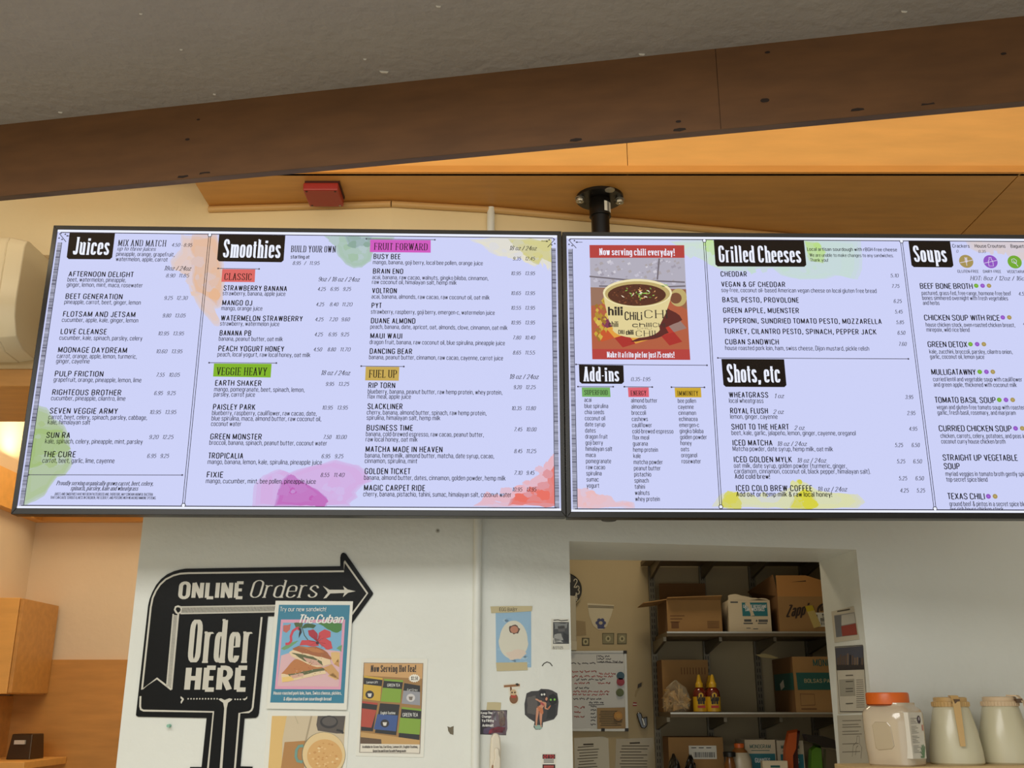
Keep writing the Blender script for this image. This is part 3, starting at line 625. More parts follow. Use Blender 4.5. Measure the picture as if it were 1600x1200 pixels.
flag(S, [(334.5, 568), (424.5, 568.5), (423, 590), (333, 588.5)], (126, 178, 32), 'VEGGIE HEAVY', 338.5, 586, 417, .0215, ((327, 567), (432, 567.5)))
S.t(ITAL, CO, '18 oz / 24oz', 501, 586, 546.5)
items(S, column(S, (336, 602.5), (323, 745.5)), [
 ('EARTH SHAKER', 602.5, 408.5, [('mango, pomegranate, beet, spinach, lemon,', 611.5, 476), ('parsley, carrot juice', 619.5, 398.5)], P3(603, ('9.95', 508.5, 521.5), ('13.25', 528.5, 545))),
 ('PAISLEY PARK', 640, 399, [('blueberry, raspberry, cauliflower, raw cacao, date,', 648.5, 495), ('blue spirulina, maca, almond butter, raw coconut oil,', 657, 502), ('coconut water', 665.5, 377)], P3(640, ('10.95', 503, 519.5), ('13.95', 526.5, 543))),
 ('GREEN MONSTER', 686.3, 409, [('broccoli, banana, spinach, peanut butter, coconut water', 695, 511)], P3(686, ('7.50', 505, 517), ('10.00', 524, 541))),
 ('TROPICALIA', 716.3, 380, [('mango, banana, lemon, kale, spirulina, pineapple juice', 725, 503)], P3(716, ('6.95', 502, 515.5), ('9.25', 522.5, 536))),
 ('FIXIE', 746, 348.5, [('mango, cucumber, mint, bee pollen, pineapple juice', 755, 493.5)], P3(745.3, ('8.55', 500.5, 514), ('11.40', 521, 537.5)))])
flag(S, [(578.5, 374.5), (673, 375.5), (673, 395), (578, 394)], (206, 88, 190), 'FRUIT FORWARD', 584.5, 390.3, 668, .0205, ((572.5, 373.5), (679.5, 375)))
S.t(ITAL, CO, '18 oz / 24oz', 795.5, 391, 838)
def pr(a, b, y, x=0): return P3(y, (a, 798 + x + (3 if len(a) == 4 else 0), 813.5 + x), (b, 820 + x, 835.5 + x if len(b) == 5 else 832.5 + x))
items(S, column(S, (583.5, 404.5), (577.5, 552.7)), [
 ('BUSY BEE', 404.5, 625.5, [('mango, banana, goji berry, local bee pollen, orange juice', 412.8, 754.5)], pr('9.35', '12.45', 407)),
 ('BRAIN ENO', 427.5, 630, [('acai, banana, raw cacao, walnuts, gingko biloba, cinnamon,', 436.3, 763), ('raw coconut oil, himalayan salt, hemp milk', 443.8, 713.5)], pr('10.95', '13.95', 430)),
 ('VOLTRON', 458, 620, [('acai, banana, almonds, raw cacao, raw coconut oil, oat milk', 466.5, 765)], pr('10.65', '13.95', 461)),
 ('PYT', 481.3, 596, [('strawberry, raspberry, goji berry, emergen-c, watermelon juice', 490.3, 773)], pr('10.55', '13.95', 484)),
 ('DUANE ALMOND', 505, 649, [('peach, banana, date, apricot, oat, almonds, clove, cinnamon, oat milk', 513.7, 793)], pr('10.95', '13.95', 507)),
 ('MAUI WAUI', 528.7, 628.5, [('dragon fruit, banana, raw coconut oil, blue spirulina, pineapple juice', 537.7, 789)], pr('7.80', '10.40', 530.5)),
 ('DANCING BEAR', 552.7, 644, [('banana, peanut butter, cinnamon, raw cacao, cayenne, carrot juice', 561.3, 786)], pr('8.65', '11.55', 554))])
flag(S, [(571.5, 573), (624, 573.5), (623, 595), (570.5, 594.5)], (196, 166, 82), 'FUEL UP', 576.5, 590, 620, .0215, ((564.5, 572.3), (631, 573)))
S.t(ITAL, CO, '18 oz / 24oz', 795.5, 592, 841)
items(S, column(S, (575.5, 606.2), (568.5, 766.5)), [
 ('RIP TORN', 606.2, 617.5, [('blueberry, banana, peanut butter, raw hemp protein, whey protein,', 615, 785), ('flax meal, apple juice', 622.8, 642)], pr('9.20', '12.25', 608, 1)),
 ('SLACKLINER', 639, 629, [('cherry, banana, almond butter, spinach, raw hemp protein,', 647.7, 760), ('spirulina, himalayan salt, hemp milk', 656, 688)], pr('10.35', '13.80', 641, 1)),
 ('BUSINESS TIME', 672.5, 645, [('banana, cold-brewed espresso, raw cacao, peanut butter,', 681.5, 756), ('raw local honey, oat milk', 689.8, 652.5)], pr('7.45', '10.00', 674, 2)),
 ('MATCHA MADE IN HEAVEN', 706, 691.5, [('banana, hemp milk, almond butter, matcha, date syrup, cacao,', 715, 772), ('cinnamon, spirulina, mint', 723.5, 652)], pr('8.45', '11.25', 708, 2)),
 ('GOLDEN TICKET', 740.5, 641, [('banana, almond butter, dates, cinnamon, golden powder, hemp milk', 749.7, 790)], pr('7.10', '9.45', 742, 2)),
 ('MAGIC CARPET RIDE', 766.5, 664, [('cherry, banana, pistachio, tahini, sumac, himalayan salt, coconut water', 775.5, 799)], pr('10.95', '13.95', 768, 2))])
S.sub('lettering', S.ink)

# ---------------------------------------------------------------- right screen
S = Scr(.1573, 2.6805, .4852, .0139, 'menu_screen', 'wide menu screen with the chili mug picture, grilled cheeses and soups', 0)
SH_ = S.shape
border(S, 0, False)
SH_('watercolour', [(1045, 377), (1104, 377), (1118, 418), (1140, 425), (1122, 416), (1106, 400), (1098, 378), (1072, 392)], .0002, (202, 222, 206), .08)
SH_('watercolour', [(1103, 376), (1345, 376), (1347, 420), (1340, 437), (1310, 430), (1290, 436), (1250, 437), (1220, 430), (1205, 418), (1130, 424), (1104, 412)], .0002, (196, 216, 214), .04)
SH_('watercolour', [(1256, 376), (1278, 378), (1288, 395), (1287, 412), (1264, 408)], .0005, (186, 218, 150), .08)
SH_('watercolour', [(1104, 376), (1118, 376), (1119, 395), (1107, 390)], .0005, (192, 224, 160), .08)
SH_('watercolour', [(1112, 792), (1123, 775), (1140, 767), (1156, 774), (1172, 790), (1205, 793), (1225, 770), (1238, 760), (1246, 748), (1262, 755), (1276, 765), (1300, 770), (1340, 772), (1352, 785), (1340, 794)], .0002, (216, 218, 172), .06)
SH_('watercolour', [(1125, 792), (1135, 771), (1148, 772), (1154, 786), (1160, 793)], .0005, (212, 208, 88), .1)
SH_('watercolour', [(1233, 794), (1243, 776), (1250, 770), (1268, 766), (1276, 794)], .0005, (212, 208, 88), .1)
mb = MB(); mb.flat(S.pl, disc(S.pl.uv(1249.5, 753), .007, 14), .0003, E((206, 204, 80))); S.sub('watercolour', mb)
SH_('watercolour', [(898, 793), (899, 762), (911, 765), (919, 775), (934, 778), (941, 788), (990, 785), (992, 794)], .0002, (228, 188, 196), .09)
SH_('watercolour', [(1508, 376), (1640, 377), (1640, 415), (1615, 408), (1585, 393), (1545, 391), (1530, 395), (1515, 388)], .0002, (214, 202, 206), .05)
# chili picture
mb = MB(); Q = S.pl.uvs
PH = [(921.5, 403), (1069.6, 403), (1077.5, 546), (925, 545.5)]
mb.flat(S.pl, Q([(921, 383), (1069, 383.3), (1069.6, 403), (921.5, 403)]), .0006, E((178, 62, 58))); mb.flat(S.pl, Q([(925, 545.5), (1077.5, 546), (1078.5, 562.5), (925.5, 561.5)]), .0006, E((178, 62, 58)))
mb.flat(S.pl, Q([(921.5, 403), (1069.6, 403), (1072, 452), (922.6, 449)]), .0003, E((176, 172, 186)))
mb.flat(S.pl, Q([(922.6, 449), (1072, 452), (1077.5, 546), (925, 545.5)]), .0003, E((176, 92, 62)))
for k in range(70):
    x, y = random.uniform(924, 1064), random.uniform(406, 444); r = random.uniform(2, 6)
    mb.flat(S.pl, rough_edge(Q([(x, y), (x + r, y - r * .5), (x + r * 1.4, y + r * .3), (x + r * .4, y + r * .7)]), .2, 1), .0004, E(random.choice([(194, 190, 204), (160, 154, 168), (206, 202, 212), (168, 160, 164)])))
for pts in ([(921, 432), (975, 437), (1070, 441)], [(1030, 404), (1027, 437)], [(936, 447), (1020, 449), (1071, 447)]): pline(mb, S.pl, pts, .0022, .00045, E((112, 104, 112)))
mb.flat(S.pl, Q([(922.8, 449), (962, 450), (940, 475), (923.4, 478)]), .0004, E((150, 112, 92)))
mb.flat(S.pl, Q([(1040, 452), (1072, 452), (1073.5, 484), (1050, 470)]), .0004, E((146, 98, 70)))
CL = [(206, 112, 54), (182, 56, 42), (222, 158, 62), (126, 52, 82), (150, 120, 112), (196, 84, 42), (168, 46, 40)]
for i in range(-2, 9):
    for j in range(0, 7):
        def gp(a, b): return (934 + a * 20 + b * 13 - 20, 478 + b * 15 - a * 6 + 26)
        q = [gp(i, j), gp(i + 1, j), gp(i + 1, j + 1), gp(i, j + 1)]
        if all(924 < p[0] < 1076 and 476 < p[1] < 545 for p in q): mb.flat(S.pl, Q(q), .00045, E(CL[(i * 3 + j * 5 + (i * j) % 2) % 7]))
mb.flat(S.pl, rough_edge(Q([(1035, 478), (1062, 493), (1066, 500), (1040, 512), (1045, 520), (1020, 530), (985, 534), (1010, 524)]), .06, 2), .0005, E((92, 36, 32)))
for k in range(34):
    x, y = random.uniform(925, 948), random.uniform(468, 530)
    if x - 925 > 22 - abs(y - 495) * .1: continue
    r = random.uniform(3, 6.5); mb.flat(S.pl, rough_edge(Q([(x - r * .3, y), (x + r * .3, y - r * .8), (x + r, y), (x + r * .4, y + r)]), .15, 1), .0006 + k * 1e-6, E(random.choice([(196, 166, 60), (214, 186, 84), (176, 138, 46), (206, 172, 70), (154, 112, 40)])))
def ell(cx, cy, rx, ry, n=30, a0=0, a1=360): return [(cx + rx * cos(math.radians(a0 + (a1 - a0) * k / n)), cy - ry * sin(math.radians(a0 + (a1 - a0) * k / n))) for k in range(n if a1 - a0 == 360 else n + 1)]
MG, MGD, MGL = E((222, 206, 150)), E((188, 168, 108)), E((236, 224, 178))
mb.flat(S.pl, Q(ell(1060, 465, 13, 14)), .00062, MGD); mb.flat(S.pl, Q(ell(1056, 466, 9, 8.5)), .00064, E((120, 76, 52)))
body = [(942.5, 458)] + [(945, 475), (951, 500), (958, 514)] + ell(994, 512, 38, 16, 14, 180, 360)[1:-1] + [(1030, 510), (1040, 490), (1047, 470), (1049.5, 458)]
mb.flat(S.pl, Q(body), .00066, MG)
mb.flat(S.pl, Q(ell(996, 458, 54, 22)), .00068, MGL); mb.flat(S.pl, Q(ell(996, 459, 51, 19.5)), .0007, MGD); mb.flat(S.pl, Q(ell(995, 461, 45.5, 17)), .00072, E((84, 44, 28)))
for k in range(60):
    a = random.uniform(0, 6.28); r = random.uniform(0, 1) ** .5; x, y = 995 + 42 * r * cos(a), 461 + 14.5 * r * sin(a)
    mb.flat(S.pl, Q([(x - 1.5, y), (x, y - 1), (x + 1.6, y), (x, y + 1)]), .00074, E(random.choice([(112, 62, 38), (60, 30, 22), (130, 76, 46)])))
for k in range(44):
    x, y = random.gauss(1000, 12), random.gauss(459, 5); a = random.uniform(0, 3.1); l = random.uniform(2, 4.5)
    mb.flat(S.pl, Q([(x - l * cos(a), y - l * sin(a) * .6), (x + .9 * sin(a), y - .9 * cos(a)), (x + l * cos(a), y + l * sin(a) * .6), (x - .9 * sin(a), y + .9 * cos(a))]), .00076 + k * 1e-6, E(random.choice([(238, 222, 196), (226, 170, 110), (126, 176, 70), (160, 204, 96), (244, 236, 220), (80, 130, 40)])))
for tx, x0, y, x1, cap, st in (('hili', 950, 493, 973, .026, BLOCK), ('CHiLi', 976, 500, 1003.5, .024, BOLD), ('CHI', 1007, 497, 1043, .0235, HEAD), ('chili', 988, 511, 1018, .0125, BLOCK), ('CHILI', 996, 514.5, 1018, .005, BOLD), ('CHIL', 993.5, 525.5, 1031, .0165, HEAD), ('chili', 951, 511, 966, .017, BOLD), ('CHILI', 966, 522, 976, .012, BOLD), ('chili', 978, 523, 990, .014, BLOCK), ('CHI', 1020, 511, 1039, .012, BOLD)):
    ptext(mb, S.pl, tx, x0, y, x1, cap, st, .0009, M((34, 26, 20), .6))
for tx, x0, y, x1, cap in (('Now serving chili everyday!', 936, 398.7, 1054.5, .0205), ('Make it a frito pie for just 75 cents!', 948, 558.5, 1054, .0165)): ptext(mb, S.pl, tx, x0, y, x1, cap, HEAD, .0012, WE)
S.sub('chili_picture', mb)
divider(S, (1099.6, 376.5), (1127, 792)); divider(S, (1408, 377.5), (1461, 795))
rule(S, S.ink, (900, 569.6), (1104.5, 571)); rule(S, S.ink, (1121.5, 559.5), (1419, 561))
tile(S, [(904.5, 570), (974, 571), (975, 600), (905.5, 599.5)], 'Add-ins', 912, 595.5, 967.5, 574)
tile(S, [(1115, 375), (1256, 375.5), (1260, 417), (1118, 416.5)], 'Grilled Cheeses', 1123.5, 409.5, 1252, 384.5)
tile(S, [(1127, 561), (1225, 561.5), (1229, 605), (1130.5, 604.5)], 'Shots, etc', 1136.5, 597, 1219.5, 569.5)
tile(S, [(1419, 375.5), (1484, 376), (1490, 418), (1424.5, 417.5)], 'Soups', 1428.5, 409, 1480, 384.5)
S.t(ITAL, .0105, '0.35\u20131.95', 985.5, 595.5, 1016)
flag(S, [(909, 605.5), (953, 605.5), (954, 620.5), (909.5, 620)], (116, 172, 96), 'SUPERFOOD', 913, 617, 949.5, .0135, ((903, 604.3), (958, 604.5)))
flag(S, [(981, 605.5), (1013.5, 605.5), (1014, 620.5), (982, 620.5)], (218, 96, 112), 'ENERGY', 985.5, 618, 1010, .0135, ((975.5, 604.5), (1019, 605)))
flag(S, [(1054, 606), (1095, 606), (1096, 621), (1055, 621)], (202, 166, 46), 'IMMUNITY', 1058.5, 618.3, 1091, .0135, ((1049, 605.2), (1100.5, 605.5)))
def listing(words, xa, ya, xb, yb):
    n = len(words)
    for i, wd in enumerate(words):
        y = ya + (yb - ya) * i / (n - 1); x = xa + (xb - xa) * i / (n - 1); u, v = S.pl.uv(x, y)
        text(S.ink, S.pl, wd, u, v, .0122, BODY, .0012, INKE, sum(text_width(wd, BODY)) * .0122 * .92)
listing(['acai', 'blue spirulina', 'chia seeds', 'coconut oil', 'date syrup', 'dates', 'dragon fruit', 'goji berry', 'himalayan salt', 'maca', 'pomegranate', 'raw cacao', 'spirulina', 'sumac', 'yogurt'], 913, 628, 916.5, 762)
listing(['almond butter', 'almonds', 'broccoli', 'cashews', 'cauliflower', 'cold-brewed espresso', 'flax meal', 'guarana', 'hemp protein', 'kale', 'matcha powder', 'peanut butter', 'pistachio', 'spinach', 'tahini', 'walnuts', 'whey protein'], 986, 629, 992.5, 783)
listing(['bee pollen', 'cayenne', 'cinnamon', 'echinacea', 'emergen-c', 'gingko biloba', 'golden powder', 'honey', 'oats', 'oreganol', 'rosewater'], 1059, 629.5, 1065, 724)
S.t(BOLD, .0105, 'Local artisan sourdough with rBGH-free cheese', 1261, 392, 1401.5); S.t(TINY, .0105, 'We are unable to make changes to any sandwiches.', 1265, 401.3, 1396); S.t(TINY, .0105, 'Thank you!', 1266, 409, 1294)
items(S, column(S, (1126, 432), (1133, 538)), [
 ('CHEDDAR', 432, 1167, [], P3(433.5, ('5.10', 1391, 1403.5))),
 ('VEGAN & GF CHEDDAR', 448, 1227, [('soy-free, coconut oil- based American vegan cheese on local gluten free bread', 456.5, 1369.5)], P3(450, ('7.75', 1393, 1405))),
 ('BASIL PESTO, PROVOLONE', 472.3, 1248, [], P3(473.5, ('6.25', 1396, 1408.5))), ('GREEN APPLE, MUENSTER', 488.8, 1248.5, [], P3(490, ('5.45', 1398, 1410))),
 ('PEPPERONI, SUNDRIED TOMATO PESTO, MOZZARELLA', 505, 1377.5, [], P3(506.5, ('5.85', 1400, 1412))), ('TURKEY, CILANTRO PESTO, SPINACH, PEPPER JACK', 521.5, 1369.5, [], P3(523, ('6.50', 1402, 1414))),
 ('CUBAN SANDWICH', 538, 1217, [('house roasted pork loin, ham, swiss cheese, Dijon mustard, pickle relish', 547, 1358)], P3(540.5, ('7.60', 1404, 1416)))])
for tx, x0, x1, y in (('1 oz', 1209.5, 1224.5, 622), ('2 oz', 1208, 1224, 646.7), ('2 oz', 1241, 1256.5, 671.7), ('18 oz / 24oz', 1214, 1260, 696.7), ('18 oz / 24oz', 1245, 1290.5, 722.7), ('18 oz / 24oz', 1277, 1323, 767.7)): S.t(ITAL, .0118, tx, x0, y, x1)
items(S, column(S, (1139, 621), (1150, 767)), [
 ('WHEATGRASS', 621, 1200.5, [('local wheatgrass', 629.5, 1193)], P3(623.5, ('3.95', 1414, 1426.5))),
 ('ROYAL FLUSH', 646, 1200, [('lemon, ginger, cayenne', 654.3, 1215)], P3(648.5, ('2.95', 1417, 1430))),
 ('SHOT TO THE HEART', 671, 1232.5, [('beet, kale, garlic, jalape\u00f1o, lemon, ginger, cayenne, oreganol', 679.7, 1337)], P3(673, ('4.95', 1420, 1433))),
 ('ICED MATCHA', 696, 1207, [('Matcha powder, date syrup, hemp milk, oat milk', 704.7, 1301.5)], P3(698.5, ('5.25', 1398, 1410.5), ('6.50', 1424, 1436.5))),
 ('ICED GOLDEN MYLK', 722, 1237.5, [('oat milk, date syrup, golden powder (turmeric, ginger,', 731, 1323), ('cardamom, cinnamon, coconut oil, black pepper, himalayan salt).', 739.7, 1360)], P3(724, ('5.25', 1401, 1414), ('6.50', 1426.5, 1440))),
 ('ICED COLD BREW COFFEE', 767, 1269, [], P3(750.5, ('5.25', 1404, 1417), ('6.50', 1430, 1443)) + P3(769.5, ('4.25', 1406, 1419.5), ('5.25', 1432, 1445)))])
S.t(BOLD, CB, 'Add cold brew!', 1148, 748, 1203); S.t(BOLD, CB, 'Add oat or hemp milk & raw local honey!', 1150.5, 775.7, 1300)
S.t(BOLD, .0105, 'Crackers', 1488, 387, 1515); S.t(BOLD, .0105, 'House Croutons', 1523, 387, 1571); S.t(BOLD, .0105, 'Baguette', 1579, 387.3, 1606); S.t(NUM, .0085, '0', 1494, 395, 1497); S.t(NUM, .0085, '0.35', 1528.5, 395.3, 1540)
GD, PU, GN = (164, 144, 84), (142, 82, 192), (112, 168, 46)
for (cx, cy), c, k in (((1509.5, 408.5), GD, 0), ((1547.5, 409), PU, 1), ((1585.2, 409.5), GN, 2)):
    mb = MB(); u, v = S.pl.uv(cx, cy); mb.flat(S.pl, disc((u, v), .0205, 28), .0007, E(c))
    L = lambda q, w_=.0008: uline(mb, S.pl, [(u + a, v + b) for a, b in q], w_, .0011, E((220, 214, 236)))
    if k == 0:
        L([(0, -.014), (0, .012)]); L([(-.019, -.005), (.019, .004)])
        for j in range(4): L([(0, -.004 + j * .004), (.004, .0 + j * .004)]); L([(0, -.004 + j * .004), (-.004, .0 + j * .004)])
    elif k == 1:
        L([(-.003, .013), (.003, .013), (.003, .007), (.0065, .001), (.0065, -.014), (-.0065, -.014), (-.0065, .001), (-.003, .007), (-.003, .013)]); L([(-.019, -.005), (.019, .004)])
    else: L([(.008, -.014), (.001, -.003), (-.004, .004)]); L([(.001, -.005), (-.008, -.001), (-.008, .008), (.0, .010), (.006, .004), (.004, -.004), (.001, -.005)])
    S.sub('icon', mb)
for tx, x0, x1, y in (('GLUTEN-FREE', 1496, 1529, 426.3), ('DAIRY-FREE', 1536, 1564, 426.5), ('VEGETARIAN', 1573.5, 1605, 426.8)): S.t(BOLD, .0085, tx, x0, y, x1)
S.t(ITAL, .0125, 'HOT: 8oz / 12oz / 16oz', 1515.5, 438, 1605)
sc = column(S, (1437.5, 451), (1481, 780))
ST = St(.085, .068, .25)
def soup(ti, y, x1, ds, dd, pc=None):
    S.t(ST, .0158, ti, sc(y), y, x1)
    for d, yy, xx in ds: S.t(BODY, .0125, d, sc(yy) + 1.2, yy, xx)
    for c, x in dd: dots = MB(); dots.flat(S.pl, disc(S.pl.uv(x, y - 4.3), .0066, 16), .0012, E(c)); dots.flat(S.pl, disc(S.pl.uv(x, y - 4.3), .003, 8), .0014, E(tuple(min(255, q + 22) for q in c))); S.sub('diet_dot', dots)
    if pc: S.t(NUM, .0108, pc[0], pc[1], pc[3], pc[2])
soup('BEEF BONE BROTH', 451, 1520, [('pastured, grass-fed, free-range, hormone-free beef', 461, 1580), ('bones simmered overnight with fresh vegetables', 468.7, 1575), ('and herbs', 476.5, 1468)], [(GN, 1525), (PU, 1535), (GD, 1545)], ('4.50', 1591, 1604, 462))
soup('CHICKEN SOUP WITH RICE', 500.5, 1562, [('house chicken stock, oven-roasted chicken breast,', 510.5, 1586), ('mirepoix, wild rice blend', 518.3, 1515)], [(PU, 1566.5), (GD, 1576.7)], ('4.50', 1598, 1611, 509))
soup('GREEN DETOX', 542.3, 1511.5, [('kale, zucchini, broccoli, parsley, cilantro onion,', 552.5, 1582), ('garlic, coconut oil, lemon juice', 560.5, 1538)], [(GN, 1516), (PU, 1526.5), (GD, 1537)])
soup('MULLIGATAWNY', 585.5, 1525, [('curried lentil and vegetable soup with cauliflower', 595.7, 1597), ('and green apple, thickened with coconut milk', 604.3, 1588.5)], [(GN, 1530.5), (PU, 1541), (GD, 1551)])
soup('TOMATO BASIL SOUP', 629.3, 1556, [('vegan and gluten-free tomato soup with roasted', 639.5, 1601.5), ('garlic, fresh basil, rosemary, and marjoram', 648, 1587)], [(GN, 1561), (PU, 1571.5), (GD, 1582)])
soup('CURRIED CHICKEN SOUP', 673.8, 1581, [('chicken, carrots, celery, potatoes, and peas in', 684.3, 1602), ('coconut curry house chicken broth', 693, 1571)], [(PU, 1586.5), (GD, 1597)])
soup('STRAIGHT UP VEGETABLE', 719.5, 1590, [('myriad veggies in tomato broth gently spiced,', 743.7, 1612), ('top-secret spice blend', 752.5, 1543)], [])
soup('SOUP', 733, 1500, [], [])
soup('TEXAS CHILI', 780, 1539, [('ground beef & pintos in a secret spice blend', 790.7, 1609), ('our rich house chicken stock', 799, 1568)], [(PU, 1544), (GD, 1554.5)])
S.sub('lettering', S.ink)
# ================================================================== things on the white wall
def zoom(x0, y0, s): return lambda *pts: [(x0 + a / s, y0 + b / s) for a, b in pts]
def wt(mb, pl, z, tx, x0, y, x1, top, st, d, mat):
    """lettering read off a close-up: baseline y, cap line top"""
    (a, b), (c, e), (f, g) = z((x0, y), (x1, y), (x0, top))
    u, v = pl.uv(a, b); text(mb, pl, tx, u, v, pl.uv(f, g)[1] - v, st, d, mat, pl.uv(c, b)[0] - u)
def loc_of(pl, px, py): u, v = pl.uv(px, py); return pl.pt(u, v, 0)
BIG = St(.14, .10, .36)
# ---- black arrow sign
z = zoom(200, 850, 3.4275); SB = M((9, 9, 9), .32, coat=.08, bump=.05, bscale=60, name='black_vinyl'); SB.node_tree.nodes['Principled BSDF'].inputs['Specular IOR Level'].default_value = .18; SWt = M((205, 202, 190), .4, name='cream_print')
t = thing('arrow_sign', 'large black arrow sign reading online orders and order here', 'sign', loc_of(WL, 330, 1190))
pts = [(45, 915), (110, 330), (118, 295), (132, 260), (153, 220), (180, 188), (212, 163), (250, 146), (280, 138), (310, 133), (1138, 120), (1138, 75), (1141, 58), (1148, 49), (1157, 47), (1168, 54), (1313, 262), (1311, 272), (1168, 470), (1150, 470), (1147, 395), (1140, 387), (750, 387), (702, 905), (697, 922), (685, 931), (625, 934), (603, 1190), (668, 1192), (664, 1300), (330, 1300), (334, 1194), (396, 1194), (423, 932), (58, 925), (48, 921)]
mb = MB(); mb.prism(WL, WL.uvs(z(*pts)), 0, .004, SB); mb.build('panel', t)
mb = MB(); l2 = .0026
for p in ([(235, 780), (158, 720), (78, 780), (125, 340), (135, 290), (152, 252), (175, 218), (205, 190), (245, 170), (282, 160), (325, 157), (1158, 147), (1160, 92), (1283, 265), (1200, 378)], [(70, 815), (68, 870), (72, 885), (86, 892), (460, 899), (425, 1260)], [(718, 392), (670, 875), (664, 890), (650, 900), (599, 906), (570, 1260)], [(235, 780), (272, 376), (262, 368), (253, 352), (258, 338), (270, 334), (284, 338), (290, 352), (284, 366), (272, 374)]): uline(mb, WL, WL.uvs(z(*p)), .0026, .0046, SWt)
for p in ([(284, 338), (800, 330)], [(284, 373), (800, 363)], [(245, 375), (210, 765)]): uline(mb, WL, WL.uvs(z(*p)), .0020, .0046, SWt)
for k in range(66):
    a = k / 66; x = 292 + 505 * a; pline(mb, WL, z((x + 3, 337 - 8 * a), (x - 4, 372 - 9 * a)), .0011, .0046, SWt)
for k in range(58):
    a = k / 58; y = 382 + 385 * a; pline(mb, WL, z((244 - 34 * a, y), (268 - 32 * a, y + 3)), .0011, .0046, SWt)
uv = WL.uvs
mb.flat(WL, uv(z((487, 830), (500, 826), (520, 836), (545, 826), (562, 830), (556, 838), (538, 850), (531, 880), (503, 1260), (489, 1260), (518, 880), (512, 850), (494, 838))), .0047, SWt)
for k in range(11): mb.flat(WL, disc(WL.uv(*z((325 + k * 15.5, 829))[0]), .0022, 10), .0047, SWt)
for k in range(3): mb.flat(WL, disc(WL.uv(*z((576 + k * 14, 832))[0]), .0022, 10), .0047, SWt)
for p in ([(285, 815), (300, 826), (302, 833), (288, 856), (284, 846), (292, 832), (284, 826)], [(615, 830), (632, 826), (641, 815), (640, 828), (626, 838)]): mb.flat(WL, uv(z(*p)), .0047, SWt)
mb.flat(WL, uv(z((1045, 226), (1058, 232), (1080, 246), (1160, 246), (1154, 226), (1178, 244), (1220, 254), (1180, 262), (1152, 286), (1160, 263), (1085, 266), (1064, 290), (1048, 293), (1060, 276), (1072, 262), (1064, 248))), .0047, SWt); mb.build('border_lines', t)
mb = MB()
wt(mb, WL, z, 'ONLINE', 270, 289, 615, 209, BIG, .0048, SWt); wt(mb, WL, z, 'Orders', 650, 287, 1012, 196, St(.062, .022, .22, shear=.22, serif=True), .0048, SWt)
wt(mb, WL, z, 'Order', 320, 632, 658, 408, St(.078, .024, .25, serif=True), .0048, SWt); wt(mb, WL, z, 'HERE', 303, 780, 632, 663, BIG, .0048, SWt)
mb.build('lettering', t)
# ---- sandwich poster
z = zoom(400, 930, 4.443)
t = thing('poster', 'blue and pink poster of a pressed sandwich taped over the arrow sign', 'poster', loc_of(WL, 480, 1107), 'food posters on the white wall')
mb = MB(); mb.prism(WL, uv(z((140, 40), (676, 44), (632, 796), (76, 788))), .0055, .0066, LAM); mb.build('laminate', t)
mb = MB(); q = lambda *p: uv(z(*p)); BL = M((44, 126, 156), .3, coat=.5, name='poster_blue'); PK = M((226, 160, 188), .3, coat=.5, name='poster_pink')
mb.flat(WL, q((163, 68), (655, 70), (613, 750), (102, 745)), .0069, BL); mb.build('backing', t)
mb = MB(); mb.flat(WL, q((178, 170), (622, 170), (592, 655), (135, 652)), .0071, PK); mb.build('frame', t)
mb = MB(); pm = lambda c: M(c, .35, coat=.4)
mb.flat(WL, q((192, 192), (602, 195), (578, 635), (152, 632)), .0073, pm((120, 178, 214)))
mb.flat(WL, q((178, 420), (300, 380), (420, 372), (590, 390), (578, 635), (152, 632)), .0074, pm((222, 182, 188)))
for p, c in (([(320, 230), (345, 200), (420, 210), (432, 200), (400, 232)], (52, 92, 44)), ([(432, 196), (600, 198), (596, 245), (560, 262), (520, 245), (470, 215)], (66, 128, 52)), ([(268, 194), (330, 194), (322, 225), (285, 240)], (74, 96, 50)), ([(178, 372), (240, 330), (300, 318), (255, 352), (200, 382)], (110, 160, 110)), ([(560, 370), (600, 345), (596, 395)], (110, 160, 110)), ([(196, 210), (245, 200), (240, 240), (215, 262), (192, 250)], (196, 104, 92))): mb.flat(WL, rough_edge(q(*p), .08, 2), .0075, pm(c))
pl_ = lambda p, w_, c, d=.0077: pline(mb, WL, z(*p), w_, d, pm(c))
pl_([(208, 340), (232, 338), (248, 320), (246, 285), (260, 250), (284, 232), (304, 228)], .0036, (206, 62, 84)); mb.flat(WL, q((296, 226), (318, 232), (322, 258), (300, 300), (302, 268), (306, 250)), .0078, pm((30, 24, 28))); mb.flat(WL, disc(WL.uv(*z((302, 236))[0]), .0042, 12), .00775, pm((206, 62, 84)))
pl_([(325, 230), (340, 280), (372, 322)], .0011, (60, 80, 50))
for p in ([(432, 326), (372, 280), (365, 246), (400, 238), (432, 270)], [(432, 326), (440, 262), (480, 238), (522, 258), (520, 292), (470, 300)], [(432, 326), (480, 296), (524, 322), (536, 370), (500, 380), (458, 350)], [(432, 326), (440, 352), (400, 356), (306, 350), (322, 314), (370, 312)]): mb.flat(WL, rough_edge(q(*p), .06, 2), .0079, pm(random.choice([(188, 44, 58), (204, 66, 74), (172, 36, 54)])))
mb.flat(WL, disc(WL.uv(*z((430, 332))[0]), .0046, 12), .0081, pm((70, 22, 34)))
for p, c in (([(524, 398), (560, 395), (585, 400), (584, 470), (560, 460), (545, 480), (525, 440)], (224, 186, 124)), ([(470, 505), (530, 480), (578, 540), (578, 585), (520, 560)], (206, 158, 98)), ([(500, 560), (540, 540), (576, 580), (560, 590)], (222, 180, 118)), ([(545, 480), (575, 440), (582, 500)], (200, 150, 84))): mb.flat(WL, q(*p), .0080, pm(c))
zl_ = 0
